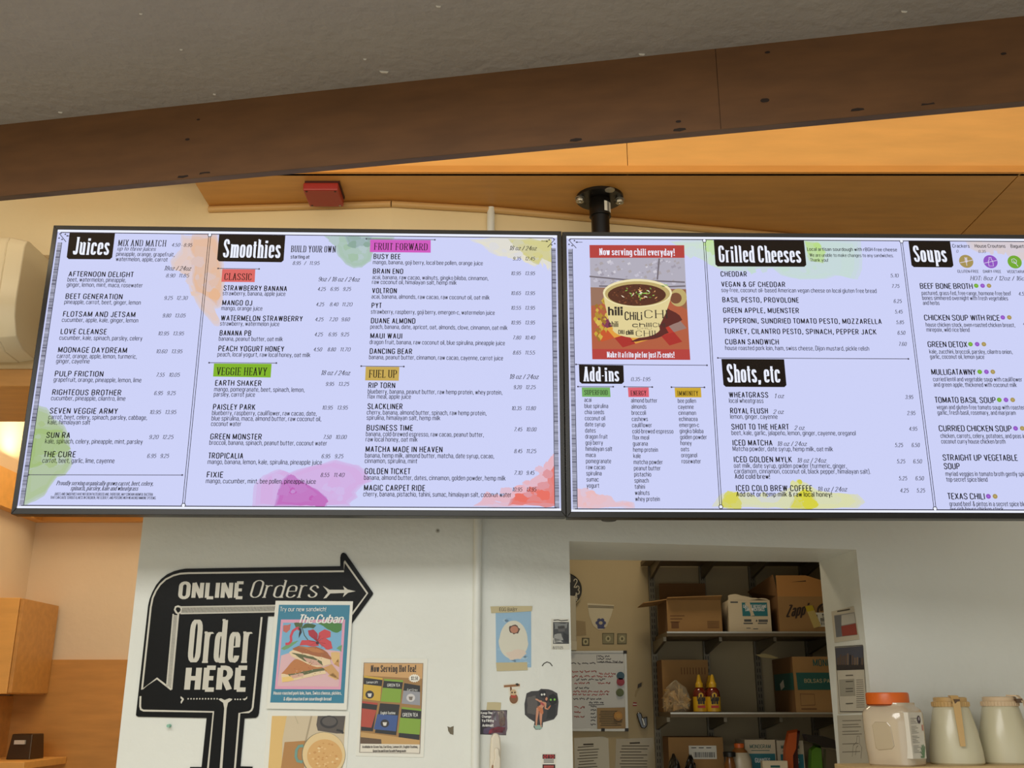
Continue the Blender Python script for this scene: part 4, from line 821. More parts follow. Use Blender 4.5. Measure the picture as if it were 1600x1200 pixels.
BR, BR2, CRM, GRN, HAM = (166, 98, 52), (190, 122, 66), (232, 208, 170), (92, 98, 58), (212, 168, 150)
for p, c in (([(180, 545), (270, 448), (300, 445), (470, 505), (495, 525), (480, 540), (225, 552)], BR2), ([(180, 545), (225, 552), (482, 520), (492, 545), (300, 585), (185, 606), (182, 580)], CRM), ([(225, 550), (330, 530), (470, 505), (485, 522), (330, 556), (240, 566)], GRN), ([(186, 570), (262, 562), (266, 590), (188, 604)], (236, 200, 120)), ([(240, 556), (330, 542), (340, 556), (260, 578)], HAM),
             ([(258, 372), (300, 353), (420, 358), (500, 400), (528, 440), (520, 450), (400, 420), (270, 392)], BR), ([(300, 360), (410, 364), (480, 398), (400, 396)], BR2), ([(234, 398), (262, 380), (400, 420), (520, 448), (524, 480), (430, 500), (330, 460), (250, 425)], CRM), ([(250, 400), (330, 412), (400, 428), (460, 460), (470, 490), (390, 478), (300, 432)], GRN), ([(330, 430), (420, 452), (468, 490), (400, 488), (350, 455)], HAM)): zl_ += 1; mb.flat(WL, rough_edge(q(*p), .05, 2), .0082 + .00004 * zl_, pm(c))
for k in range(110):
    x, y = random.choice([(random.uniform(280, 500), random.uniform(360, 420)), (random.uniform(215, 450), random.uniform(470, 535)), (random.uniform(270, 460), random.uniform(415, 480)), (random.uniform(230, 460), random.uniform(530, 570)), (random.uniform(500, 575), random.uniform(480, 580))]); r = random.uniform(2, 6)
    cc = (176, 110, 60) if y < 410 or 470 < y < 520 else random.choice([(104, 110, 66), (196, 176, 140), (150, 130, 96), (222, 204, 170)])
    if 268 + (470 - y) * .0 < x < 500: mb.flat(WL, rough_edge(q((x - r, y), (x, y - r * .6), (x + r, y), (x, y + r * .6)), .2, 1), .0088 + k * 1e-6, pm(tuple(min(255, max(0, v_ + random.randint(-16, 16))) for v_ in cc)))
for k in range(26):
    a = random.uniform(0, 6.28); pline(mb, WL, z((430 + 10 * cos(a), 326 + 9 * sin(a)), (430 + 58 * cos(a), 326 + 46 * sin(a))), .0003, .0080, pm((150, 28, 44))) if sin(a) < .8 else None
mb.build('sandwich_picture', t)
mb = MB(); WP = M((236, 238, 234), .35, coat=.4, name='white_poster_print')
wt(mb, WL, z, 'Try our new sandwich!', 172, 113, 490, 84, BODY, .0092, WP); wt(mb, WL, z, 'The Cuban', 296, 194, 604, 138, SCRIPT, .0092, WP)
wt(mb, WL, z, 'House roasted pork loin, ham, Swiss cheese, pickles,', 126, 690, 598, 668, BOLD, .0088, WP); wt(mb, WL, z, '& dijon mustard on sourdough bread', 196, 730, 526, 708, BOLD, .0088, WP); mb.build('lettering', t)
# ---- soup pot poster
t = thing('poster', 'laminated photo of a soup pot on a stove, below the sandwich poster', 'poster', loc_of(WL, 470, 1270), 'food posters on the white wall')
mb = MB(); mb.prism(WL, q((85, 803), (650, 810), (610, 1500), (30, 1500)), .0005, .0016, LAM); mb.build('laminate', t)
mb = MB(); mb.flat(WL, q((112, 838), (622, 838), (590, 1470), (66, 1470)), .0019, pm((206, 190, 160)))
for p, c, d in (([(112, 838), (215, 838), (185, 1000), (180, 1190), (150, 1470), (66, 1470)], (222, 186, 116), 0), ([(200, 1020), (345, 1010), (330, 1300), (160, 1300)], (176, 128, 70), 1), ([(430, 838), (622, 838), (606, 960), (560, 960), (430, 940), (420, 900)], (84, 76, 70), 1), ([(380, 838), (392, 838), (350, 1020), (338, 1020)], (170, 154, 126), 1), ([(268, 838), (276, 838), (296, 890), (290, 894)], (190, 176, 146), 1)): mb.flat(WL, q(*p), .0021 + d * .0001, pm(c))
for c_, rx, ry, c, d in (((508, 880), 62, 44, (44, 40, 40), 4), ((510, 876), 50, 32, (86, 80, 76), 5), ((470, 1108), 152, 158, (120, 112, 86), 6), ((472, 1106), 148, 154, (226, 200, 148), 7), ((478, 1116), 122, 116, (216, 170, 104), 8)): mb.flat(WL, q(*[(c_[0] + rx * cos(k * pi / 18), c_[1] + ry * sin(k * pi / 18)) for k in range(36)]), .0021 + d * .0001, pm(c))
for k in range(40):
    a, r = random.uniform(0, 6.28), random.random() ** .5; x, y = 478 + 105 * r * cos(a), 1116 + 98 * r * sin(a); s_ = random.uniform(6, 13)
    mb.flat(WL, rough_edge(q((x - s_, y), (x, y - s_ * .7), (x + s_, y), (x, y + s_ * .7)), .15, 1), .0031 + k * 2e-6, pm(random.choice([(228, 190, 130), (204, 150, 84), (232, 204, 152)])))
pline(mb, WL, z((330, 1045), (300, 1048), (282, 1075), (278, 1120), (290, 1150), (325, 1158)), .0038, .0032, pm((112, 154, 142))); pline(mb, WL, z((560, 935), (600, 945), (606, 960)), .0028, .0032, pm((40, 38, 38))); mb.build('pot_picture', t)
# ---- hot tea poster
t = thing('poster', 'tan and brown poster of tea bag packets priced 2.50, right of the sandwich poster', 'poster', loc_of(WL, 610, 1183), 'food posters on the white wall')
mb = MB(); mb.prism(WL, q((733, 438), (1192, 441), (1164, 1126), (694, 1116)), .0005, .0016, LAM); mb.build('laminate', t)
mb = MB(); mb.flat(WL, q((745, 462), (1167, 468), (1142, 1104), (714, 1096)), .0019, pm((226, 220, 206)))
uline(mb, WL, q((751, 470), (1160, 474), (1137, 1098), (720, 1090)), .0009, .00205, pm((60, 56, 60)), True)
mb.flat(WL, q((752, 472), (1159, 475), (1155, 580), (749, 558)), .0021, pm((206, 162, 106)))
mb.flat(WL, q((749, 558), (1155, 580), (1138, 1035), (727, 950)), .0021, pm((160, 120, 66))); mb.flat(WL, q((727, 950), (1138, 1005), (1137, 1036), (726, 1030)), .0022, pm((196, 156, 96))); mb.flat(WL, q((728, 985), (870, 1000), (872, 1032), (726, 1030)), .0023, pm((96, 74, 52)))
K, YE, GR2, RE, BU, GY = (34, 32, 32), (206, 170, 56), (130, 166, 52), (178, 72, 54), (58, 86, 146), (150, 152, 160)
for dark, top, lowc, lp in ((((750, 558), (880, 575), (862, 735), (744, 720)), YE, YE, ((748, 618), (872, 632), (862, 735), (744, 720))), (((890, 580), (1022, 590), (1002, 746), (866, 738)), GR2, GR2, ((880, 642), (1012, 652), (1002, 746), (866, 738))), (((1030, 610), (1140, 628), (1140, 765), (1012, 752)), K, GY, ((1024, 662), (1140, 672), (1140, 765), (1012, 752))),
                            (((738, 735), (846, 748), (812, 945), (730, 940)), RE, RE, ((736, 785), (838, 798), (802, 920), (730, 912))), (((862, 750), (998, 760), (974, 972), (826, 955)), K, BU, ((844, 825), (986, 835), (972, 945), (818, 930))), (((1012, 775), (1148, 790), (1134, 1005), (990, 985)), GR2, GR2, ((1002, 850), (1146, 860), (1136, 968), (988, 955)))):
    mb.flat(WL, q(*dark), .0024, pm(K)); mb.flat(WL, q(*lp), .0025, pm(lowc)); a, b = dark[0], dark[1]; mb.flat(WL, q(a, b, (b[0], b[1] + 14), (a[0], a[1] + 14)), .0025, pm(top))
for cx, cy in ((790, 690), (895, 890), (1075, 712)):
    mb.flat(WL, q(*[(cx + 30 * cos(k * pi / 8), cy + 28 * sin(k * pi / 8)) for k in range(16)]), .0026, pm((44, 40, 44) if cx != 1075 else (206, 204, 204))); mb.flat(WL, q((cx - 15, cy - 8), (cx + 15, cy - 8), (cx + 9, cy + 16), (cx - 9, cy + 16)), .0027, pm((220, 216, 208) if cx != 1075 else (120, 110, 100)))
st_ = [(1100 + (42 if k % 2 else 33) * cos(k * pi / 16), 577 + (30 if k % 2 else 24) * sin(k * pi / 16)) for k in range(32)]
mb.flat(WL, q(*st_), .0027, pm((238, 234, 222))); mb.build('tea_picture', t)
mb = MB(); PI_ = M((44, 30, 24), .4, coat=.3)
wt(mb, WL, z, 'Now Serving Hot Tea!', 795, 532, 1112, 487, HEAD, .003, PI_); wt(mb, WL, z, '$2.50', 1078, 588, 1124, 566, BOLD, .003, PI_)
for a, b, c, e, f in (('GREEN TEA', 912, 634, 1000, 615), ('GREEN TEA', 1018, 842, 1124, 818), ('English Teatime', 866, 826, 968, 808), ('Lemon Lift', 768, 612, 846, 596), ('Earl Grey', 1050, 664, 1122, 650)): wt(mb, WL, z, a, b, c, e, f, BODY, .003, WP)
wt(mb, WL, z, 'Available in: Green Tea, Earl Grey, Lemon Lift, English Teatime,', 738, 1060, 1125, 1044, BOLD, .003, PI_); wt(mb, WL, z, 'Green Tea and Green Tea with Pomegranate', 812, 1088, 1042, 1072, BOLD, .003, PI_); mb.build('lettering', t)

# ---- small things pinned and stuck on the wall
z = zoom(680, 800, 3.0); q = lambda *p: WR.uvs(z(*p)); pr_ = lambda c: M(c, .4)
TAPE = M((196, 184, 146), .6, name='masking_tape')
t = thing('taped_print', 'blue print of a hatching egg held by masking tape reading egg baby', 'print', loc_of(WR, 802, 1042), 'pictures beside the doorway')
mb = MB(); mb.prism(WR, q((283, 462), (449, 462), (450, 728), (286, 731)), .0002, .0008, pr_((150, 186, 214)))
for k in range(26):
    x, y = random.uniform(300, 430), random.uniform(480, 715); r = random.uniform(10, 26)
    mb.flat(WR, [(min(max(a, WR.uvs(z((290, y)))[0][0]), WR.uvs(z((444, y)))[0][0]), b) for a, b in rough_edge(q((x - r, y), (x, y - r * .5), (x + r, y), (x, y + r * .6)), .2, 2)], .0009, pr_(random.choice([(160, 194, 218), (142, 180, 211), (168, 198, 218)])))
eg = [(367 + (66 + (4 if sin(a) > 0 else 0)) * cos(a), 603 + (88 if sin(a) > 0 else 94) * sin(a)) for a in [k * pi / 18 for k in range(36)]]
mb.flat(WR, q(*eg), .0011, pr_((218, 216, 200))); mb.flat(WR, rough_edge(q((348, 535), (365, 530), (385, 533), (398, 548), (388, 570), (368, 574), (352, 566), (346, 550)), .2, 1), .0012, pr_((96, 74, 66))); mb.flat(WR, q(*[(370 + 19 * cos(k * .52), 551 + 17 * sin(k * .52)) for k in range(12)]), .0013, pr_((190, 134, 110)))
mb.flat(WR, rough_edge(q((330, 660), (370, 646), (420, 650), (428, 664), (400, 690), (350, 694)), .08, 2), .0012, pr_((222, 206, 190))); mb.build('print_sheet', t)
for nm, p in (('upper', ((258, 443), (455, 441), (452, 465), (262, 474))), ('lower', ((284, 706), (430, 704), (433, 741), (288, 746)))):
    mb = MB(); mb.prism(WR, rough_edge(q(*p), .01, 1), .0014, .0018, TAPE); lab(mb.build('tape', t), 'masking tape strip')
mb = MB(); wt(mb, WR, z, 'EGG BABY', 300, 464, 384, 449, St(.06, .06, .2), .002, INK); mb.build('lettering', t)
t = thing('instant_photo', 'black and white instant photo with a handwritten date by the doorway edge', 'photo', loc_of(WR, 875, 1014), 'pictures beside the doorway')
mb = MB(); mb.prism(WR, q((544, 501), (628, 500), (630, 645), (543, 645)), .0002, .0010, M((214, 212, 200), .35)); mb.build('sheet', t)
mb = MB(); mb.flat(WR, q((552, 516), (626, 516), (627, 618), (552, 618)), .0012, M((54, 54, 54), .25, coat=.4))
for p, c in (([(556, 520), (622, 519), (615, 545), (560, 548)], (120, 122, 120)), ([(575, 535), (605, 533), (607, 560), (578, 562)], (88, 86, 84)), ([(558, 575), (590, 570), (600, 600), (560, 612)], (150, 150, 146)), ([(600, 560), (624, 575), (624, 612), (604, 606)], (34, 34, 36)), ([(552, 590), (576, 596), (600, 612), (556, 616)], (176, 176, 170))): mb.flat(WR, rough_edge(q(*p), .1, 2), .0013, M(c, .3, coat=.3))
mb.build('picture', t)
mb = MB(); wt(mb, WR, z, '8/27/25', 550, 642, 598, 630, St(.06, .06, .2, shear=.15), .0014, INK); pline(mb, WR, z((554, 508), (575, 506), (590, 510), (622, 507)), .0012, .0014, INK); mb.build('lettering', t)
# sloth sticker
t = thing('sticker', 'small die-cut sticker of a brown sloth hanging from a branch', 'sticker', loc_of(WR, 802, 1100), 'stickers beside the doorway')
mb = MB(); mb.prism(WR, q((319, 808), (340, 804), (398, 802), (398, 826), (384, 830), (390, 850), (392, 880), (386, 900), (356, 906), (348, 890), (346, 860), (342, 826), (320, 824)), .0002, .0007, pr_((224, 220, 206))); mb.build('backing', t)
mb = MB(); mb.flat(WR, q((322, 812), (396, 806), (396, 817), (322, 822)), .0009, pr_((150, 104, 66))); mb.flat(WR, q((375, 806), (384, 802), (394, 808), (384, 816)), .001, pr_((50, 46, 40)))
mb.flat(WR, q(*[(368 + 20 * cos(k * pi / 8), 875 + 24 * sin(k * pi / 8)) for k in range(16)]), .0009, pr_((132, 92, 62))); mb.flat(WR, q((350, 820), (358, 820), (362, 850), (352, 856)), .001, pr_((120, 82, 54)))
mb.flat(WR, q(*[(366 + 15 * cos(k * pi / 7), 846 + 15 * sin(k * pi / 7)) for k in range(14)]), .0011, pr_((206, 178, 140)))
for p in ((360, 846), (373, 846)): mb.flat(WR, disc(WR.uv(*z(p)[0]), .0024, 8), .0012, pr_((60, 40, 30)))
mb.flat(WR, q((352, 858), (382, 860), (376, 872), (358, 872)), .0012, pr_((178, 72, 58))); mb.build('picture', t)
# dark sticker with small figures
t = thing('sticker', 'dark grey die-cut sticker of a woman in red between two shadowy figures', 'sticker', loc_of(WR, 845, 1140), 'stickers beside the doorway')
mb = MB(); mb.prism(WR, q((428, 850), (450, 840), (484, 838), (496, 829), (530, 831), (548, 836), (572, 850), (578, 890), (572, 950), (556, 972), (520, 982), (505, 986), (503, 1008), (492, 1020), (470, 1020), (461, 1008), (466, 984), (440, 968), (420, 950), (418, 900)), .0002, .0007, M((66, 64, 66), .4)); mb.build('backing', t)
mb = MB()
for p, c in (([(430, 870), (470, 860), (480, 900), (470, 950), (432, 944)], (96, 92, 90)), ([(488, 845), (500, 835), (516, 838), (520, 862), (506, 872), (490, 866)], (40, 40, 46)), ([(532, 860), (552, 850), (572, 868), (568, 896), (548, 906), (532, 888)], (34, 36, 36)), ([(525, 905), (566, 905), (560, 965), (520, 970)], (48, 50, 52)), ([(464, 1000), (500, 998), (500, 1016), (470, 1018)], (150, 180, 170))): mb.flat(WR, rough_edge(q(*p), .08, 2), .0009, M(c, .4))
SKI, HAIR, RDB, ORW = M((204, 146, 118), .5), M((70, 44, 46), .5), M((176, 84, 84), .5), M((196, 122, 84), .5)
zs = zoom(810, 1070, 15.0)
for k, (p, c) in enumerate((([(640, 265), (690, 285), (700, 350), (690, 410), (650, 410), (610, 370), (605, 310)], HAIR), ([(640, 300), (672, 290), (684, 330), (664, 370), (640, 366), (626, 335)], SKI),
    ([(395, 325), (440, 325), (480, 355), (545, 370), (560, 410), (500, 410), (455, 380), (400, 350)], SKI), ([(620, 420), (655, 425), (650, 500), (640, 540), (700, 560), (700, 585), (630, 570), (608, 545)], SKI),
    ([(540, 390), (640, 410), (640, 440), (600, 500), (560, 560), (500, 540), (470, 500), (520, 470)], SKI), ([(530, 400), (570, 420), (612, 460), (605, 495), (560, 480), (510, 440)], RDB),
    ([(420, 540), (470, 530), (475, 650), (450, 780), (430, 965), (400, 965), (402, 800), (412, 640)], SKI), ([(490, 640), (560, 660), (550, 800), (535, 960), (552, 990), (525, 990), (515, 960), (495, 800)], SKI),
    ([(440, 500), (500, 520), (570, 560), (585, 650), (570, 690), (520, 670), (470, 600)], ORW), ([(690, 540), (740, 480), (760, 490), (715, 570)], ORW))): mb.flat(WR, WR.uvs(zs(*p)), .0011 + .00004 * k, c)
for p, c in (((499, 856), (226, 226, 220)), ((511, 855), (226, 226, 220)), ((541, 880), (130, 196, 84)), ((559, 879), (130, 196, 84))): mb.flat(WR, disc(WR.uv(*z(p)[0]), .0030, 10), .0017, M(c, .5))
mb.build('picture', t)
# quote print
t = thing('taped_print', 'small dark photo print with white quote lettering, taped above the white plastic handle', 'print', loc_of(WR, 770, 1147), 'pictures beside the doorway')
mb = MB(); mb.prism(WR, q((207, 929), (337, 929), (332, 1046), (204, 1042)), .0002, .0010, M((52, 46, 54), .35)); mb.build('print_sheet', t)
mb = MB()
for p, c in (([(270, 932), (332, 932), (330, 1042), (262, 1042)], (110, 96, 106)), ([(292, 936), (322, 934), (330, 970), (318, 1000), (298, 985)], (190, 176, 164)), ([(300, 965), (326, 960), (328, 1000), (306, 1006)], (196, 150, 132)), ([(276, 935), (290, 940), (286, 980), (272, 970)], (176, 178, 186)), ([(255, 1020), (300, 1005), (330, 1010), (329, 1042), (250, 1041)], (168, 72, 88)), ([(228, 1015), (262, 1010), (258, 1040), (226, 1038)], (86, 72, 98))): mb.flat(WR, rough_edge(q(*p), .1, 2), .0012, M(c, .35))
mb.build('picture', t)
mb = MB()
for tx, x0, y, x1, tp in (('Keep The', 213, 947, 268, 936), ('Change', 218, 964, 262, 953), ('Ya Filthy', 217, 984, 275, 972), ('Animal!', 220, 1006, 272, 994)): wt(mb, WR, z, tx, x0, y, x1, tp, BLOCK, .0015, WHT)
mb.build('lettering', t)
mb = MB(); mb.prism(WR, rough_edge(q((243, 892), (308, 893), (305, 931), (240, 928)), .02, 1), .0011, .0015, TAPE); mb.build('tape', t)
# notice sticker at the bottom edge
t = thing('sticker', 'white notice sticker with red and black bands reading otto', 'sticker', loc_of(WR, 857, 1225), 'stickers beside the doorway')
mb = MB(); mb.prism(WR, q((499, 1130), (567, 1130), (566, 1275), (497, 1275)), .0002, .0008, M((224, 222, 212), .4)); mb.build('backing', t)
mb = MB(); mb.flat(WR, q((503, 1136), (562, 1136), (562, 1157), (503, 1157)), .001, M((34, 16, 18), .4)); mb.flat(WR, q((503, 1183), (562, 1183), (562, 1203), (503, 1203)), .001, M((34, 16, 18), .4))
for k in range(8): mb.flat(WR, q((509 + k * 6, 1188), (513 + k * 6, 1188), (513 + k * 6, 1199), (509 + k * 6, 1199)), .0012, M((206, 96, 92), .4))
for y in (1162, 1168, 1174): pline(mb, WR, z((508, y), (556, y)), .0008, .001, INK)
mb.build('picture', t)
mb = MB(); wt(mb, WR, z, 'OTTO', 508, 1154, 557, 1140, BLOCK, .0014, M((222, 84, 84), .4)); mb.build('lettering', t)
# marks and bits
mb = MB(); pline(mb, WR, z((501, 722), (510, 710), (524, 703), (538, 708), (549, 722)), .0014, .0006, M((70, 68, 60), .7)); solo('scuff_mark', mb, 'thin dark curved scuff on the white wall above the dark sticker', 'mark')
z1 = lambda *p: WL.uvs(z(*p))
mb = MB(); mb.prism(WL, rough_edge(z1((57, 1005), (70, 1010), (87, 1003), (85, 1045), (70, 1040), (62, 1028)), .06, 2), .0002, .0012, M((112, 104, 88), .8)); solo('paint_chip', mb, 'brown patch of chipped paint low on the wall left of the conduit', 'mark')
mb = MB(); u, v = WL.uv(684, 829.5); mb.flat(WL, disc((u, v), .0065, 16), .0004, M((196, 196, 186), .6)); c = WL.pt(u, v, .0); mb.tube([c + WL.n * .0002, c + WL.n * .003], .0028, STEEL, 10); solo('screw', mb, 'single screw in the white wall just under the left menu screen', 'screw')
u, v = WL.uv(265.5, 1134); c = WL.pt(u, v, 0)
t = thing('push_pin', 'small mint green push pin below the corner of the arrow sign', 'pin', c); MI = M((140, 190, 168), .3, name='mint_plastic')
mb = MB(); mb.tube([c + WL.n * .001, c + WL.n * .004], .0048, MI, 14); mb.tube([c + WL.n * .004, c + WL.n * .013], .0028, MI, 12); mb.tube([c + WL.n * .013, c + WL.n * .016], .0044, MI, 14); mb.build('head', t, smooth=True)
# white plastic handle in front of the wall at the bottom edge
IV = M((222, 214, 196), .35, name='ivory_plastic')
t = thing('dispenser_handle', 'ivory plastic handle rising at the bottom edge below the quote print', 'handle', loc_of(WR, 775, 1240))
mb = MB(); PP = Pl(WR.pt(*[WR.uv(772, 1200)[0], 0], .05) , (1, .194)); PP.o.z = 0
qq = lambda *p: PP.uvs(z(*p))
mb.prism(PP, qq((262, 1290), (258, 1200), (260, 1120), (264, 1060), (272, 1042), (285, 1035), (298, 1042), (306, 1058), (310, 1110), (308, 1200), (312, 1290)), -.02, .0, IV); mb.build('body', t, bevel=.006, smooth=True)
mb = MB(); mb.prism(PP, qq((276, 1110), (288, 1102), (298, 1112), (298, 1135), (304, 1150), (304, 1290), (268, 1290), (270, 1180), (278, 1150)), .0, .010, IV); mb.build('latch', t, bevel=.003, smooth=True)
mb = MB(); mb.prism(PP, qq((264, 1186), (280, 1184), (278, 1290), (262, 1290)), .0, .008, M((150, 112, 82), .5)); lab(mb.build('tab', t, bevel=.002), 'brown tab')
# ---- wooden shelf and containers at the lower right
SZ = onY(1480, 1197.5, 3.03).z
def shelfY(x): return 3.0 + .194 * (x + .105) - .16
mb = MB(); x0_, x1_ = onY(1342, 1195, 2.95).x, 2.6
mb.hexa([(x0_, lowY(x0_) - .20, SZ - .035), (x1_, lowY(x1_) - .20, SZ - .035), (x1_, lowY(x1_) - .002, SZ - .035), (x0_, lowY(x0_) - .002, SZ - .035)], [(x0_, lowY(x0_) - .20, SZ), (x1_, lowY(x1_) - .20, SZ), (x1_, lowY(x1_) - .002, SZ), (x0_, lowY(x0_) - .002, SZ)], M((206, 178, 130), .5, noise=.06, scale=6, stretch=(1, 6, 6), name='pale_shelf_wood'))
solo('wall_shelf', mb, 'plain wooden wall shelf under the plastic jar and pitchers', 'shelf', bevel=.003)
def at(px, back): # a spot on that shelf
    d = ray(px, 1150); k = d.x / d.y; y = (2.975 + .194 * .105 - back) / (1 - .194 * k); return V((k * y, y, SZ))
# jar with an orange lid
c = at(1398, .115); t = thing('jar', 'square clear plastic jar of tan powder with an orange lid', 'jar', c)
px, pz = c.y / F * .945, c.y / F * .893
HJ = (1197 - 1105) * pz
PET = M((206, 190, 166), .12, coat=.8, name='powder_filled_jar')
R0 = 38.5 * px; k4 = math.sqrt(.5)
mb = MB(); mb.lathe(c, [(R0 * .90, 0), (R0 * .95, .004), (R0 * .96, .02), (R0, HJ * .30), (R0 * 1.02, HJ * .62), (R0 * 1.02, HJ * .88), (R0 * .95, HJ * .95), (R0 * .82, HJ), (R0 * .79, HJ + .003), (R0 * .78, HJ + .010)], PET, 64, sq=.35, rot=pi / 4); mb.build('jar_body', t, smooth=True)
mb = MB(); g0, g1 = SZ + HJ * .26, SZ + HJ * .74
fg = Pl((c.x - k4 * R0 * 1.02, c.y - k4 * R0 * 1.02, 0), (k4, -k4)); q8 = lambda m_: [(-.026 * m_, g0 + .006), (-.018 * m_, g0), (.022 * m_, g0 + .004), (.030 * m_, g0 + .012), (.026 * m_, g1 - .012), (.016 * m_, g1), (-.020 * m_, g1), (-.030 * m_, g1 - .010)]
mb.prism(fg, q8(1), -.02, .0012, M((190, 174, 148), .10, coat=1, name='jar_grip')); lab(mb.build('grip', t, bevel=.002), 'moulded grip panel')
mb = MB(); lp = Pl((c.x + k4 * R0 * 1.045, c.y - k4 * R0 * 1.045, 0), (k4, k4)); a0, a1 = SZ + HJ * .12, SZ + HJ * .90
mb.prism(lp, [(-.058, a0 + .002), (.028, a0), (.028, a1), (-.060, a1)], -.02, .0, M((226, 222, 212), .22, coat=.6)); mb.build('paper_label', t)
mb = MB()
for k in range(22):
    y = a0 + .018 + k * (a1 - a0 - .03) / 22
    if k % 6 != 5: uline(mb, lp, [(-.050, y), (-.006 - .010 * (k % 3), y)], .0006, .0006, M((120, 116, 112), .6))
mb.flat(lp, disc((.004, a1 - .020), .011, 18), .0009, M((70, 58, 74), .5)); mb.flat(lp, disc((.004, a1 - .018), .005, 12), .0011, M((190, 182, 190), .5)); mb.flat(lp, [(.018, a1 - .05), (.028, a1 - .05), (.028, a1 - .034), (.018, a1 - .034)], .0006, M((206, 140, 124), .5))
for k in range(6): a = 1.0 + k * .42; uline(mb, lp, [(.012, a0 + .004), (.012 + .022 * cos(a), a0 + .004 + .034 * sin(a))], .0024, .0007 + k * 3e-5, M((112, 150, 112), .5))
mb.build('label_print', t)
mb = MB(); OR = M((222, 104, 30), .35, name='orange_plastic'); z9 = HJ + .006; RL = 32.5 * px; HL = (1100 - 1082) * pz
prf = [(RL, z9), (RL, z9 + HL - .004), (RL * .97, z9 + HL), (RL * .9, z9 + HL + .001)]; mb.lathe((c.x - .010, c.y, c.z), prf, OR, 48); mb.build('lid', t, smooth=True)
mb = MB(); mb.lathe((c.x - .010, c.y, c.z), [(RL * .97, z9 - .004), (RL * .99, z9 - .002), (RL * .97, z9)], M((150, 70, 30), .4), 40); mb.build('tamper_ring', t, smooth=True)
FROST = M((214, 208, 178), .35, coat=.4, name='frosted_plastic')
for nm, pxl, pxr, pxtl, pxtr, hx0, lbl, col in (('a', 1451, 1531, 1455, 1507, -.15, 'frosted syrup pitcher with a tan lid, between the jar and the other pitcher', (206, 170, 112)), ('b', 1531, 1610, 1534, 1590, .75, 'frosted syrup pitcher with a pale beige lid, farthest right on the shelf', (222, 196, 160))):
    cc = at((pxl + pxr) / 2 if nm == 'a' else 1569, .105); px_, pz_ = cc.y / F * .945, cc.y / F * .893
    t = thing('syrup_pitcher', lbl, 'pitcher', cc, 'frosted pitchers on the wall shelf'); rb = (pxr - pxl) / 2 * px_; H = (1197 - 1106) * pz_
    rt = 26.5 * px_
    mb = MB(); mb.lathe(cc, [(rb * .94, 0), (rb, .005), (rb * .985, .03), (rb * .88, H * .55), (rt * 1.05, H * .93), (rt * .98, H), (rt * .9, H + .004)], FROST, 40); mb.build('pitcher_body', t, smooth=True)
    LD = M(col, .4); mb = MB(); n = 40; z9 = H - .002; hl = .025
    mb.lathe(cc, [(rt * 1.04, z9), (rt * 1.04, z9 + hl * .55), (rt * .94, z9 + hl * .6), (rt * .94, z9 + hl), (rt * .86, z9 + hl + .002)], LD, 40)
    for k in range(36):
        a = k * 2 * pi / 36; x, y = cc.x + rt * 1.04 * cos(a), cc.y + rt * 1.04 * sin(a); mb.box(x - .0012, x + .0012, y - .0012, y + .0012, SZ + z9 + .001, SZ + z9 + hl * .5, LD)
    mb.build('lid', t, smooth=True)
    a = -pi / 2 + hx0 ; hd = V((cos(a), sin(a), 0)); sd = V((-hd.y, hd.x, 0)); mb = MB()
    path = [(rt * .5, z9 + hl + .003, .010), (rt * 1.08, z9 + hl + .002, .011), (rt * 1.40, z9 + hl * .4, .0105), (rt * 1.55, H * .62, .0085), (rt * 1.62, H * .32, .007)]
    for (r1, h1, w1), (r2, h2, w2) in zip(path, path[1:]):
        def ring(r, h, w_): p = cc + hd * r + V((0, 0, h)); tn = .004; o_ = hd * tn if h < H else V((0, 0, tn)); return [p - sd * w_, p + sd * w_, p + sd * w_ + o_, p - sd * w_ + o_]
        mb.hexa(ring(r1, h1, w1), ring(r2, h2, w2), LD)
    mb.build('handle', t)
    p = cc + hd * rt * 1.0 + V((0, 0, z9 + hl * .6)); mb = MB(); mb.box(p.x - .008, p.x + .008, p.y - .02, p.y, p.z - .006, p.z + .006, M((96, 74, 54), .5)); mb.build('spout_slide', t)
# ================================================================== the storeroom seen through the doorway
SP_ = Pl((0, SY, 0), (1, 0))
z = zoom(880, 830, 3.243); q = lambda *p: SP_.uvs(z(*p))
sl_ = lambda px, py: loc_of(SP_, px, py)
# clock
cu, cv = SP_.uv(883, 922); R_ = SP_.uv(910, 922)[0] - cu
t = thing('wall_clock', 'round dark wall clock half hidden by the doorway edge', 'clock', SP_.pt(cu, cv))
mb = MB(); mb.prism(SP_, disc((cu, cv), R_, 48), .001, .02, M((40, 38, 36), .4)); mb.build('face', t)
mb = MB(); n = 48; o1, o2 = disc((cu, cv), R_, n), disc((cu, cv), R_ * .95, n)
for k in range(n): mb.prism(SP_, [o1[k], o1[(k + 1) % n], o2[(k + 1) % n], o2[k]], .02, .026, M((176, 160, 120), .4))
mb.build('rim', t)
mb = MB()
for h in range(1, 13):
    a = pi / 2 - h * pi / 6; s = str(h); wd = .03 * len(s)
    text(mb, SP_, s, cu + R_ * .78 * cos(a) - wd / 2, cv + R_ * .78 * sin(a) - .02, .036, BODY, .021, M((196, 190, 170), .5))
mb.build('numerals', t)
mb = MB(); uline(mb, SP_, [(cu, cv), (cu - R_ * .4, cv + R_ * .3)], .004, .0225, M((196, 190, 170), .5)); uline(mb, SP_, [(cu, cv), (cu - R_ * .2, cv - R_ * .65)], .003, .0228, M((196, 190, 170), .5)); mb.build('hands', t)
def note(name, label, cat, pts, matl, group=None, d=(.0005, .0015), art=None, loc=None):
    t = thing(name, label, cat, SP_.pt(*q(*pts)[0]), group); mb = MB(); mb.prism(SP_, q(*pts), d[0], d[1], matl); mb.build('sheet', t)
    if art: mb = MB(); art(mb, d[1] + .0004); mb.build('print', t)
    return t
G = 'papers pinned on the storeroom wall'
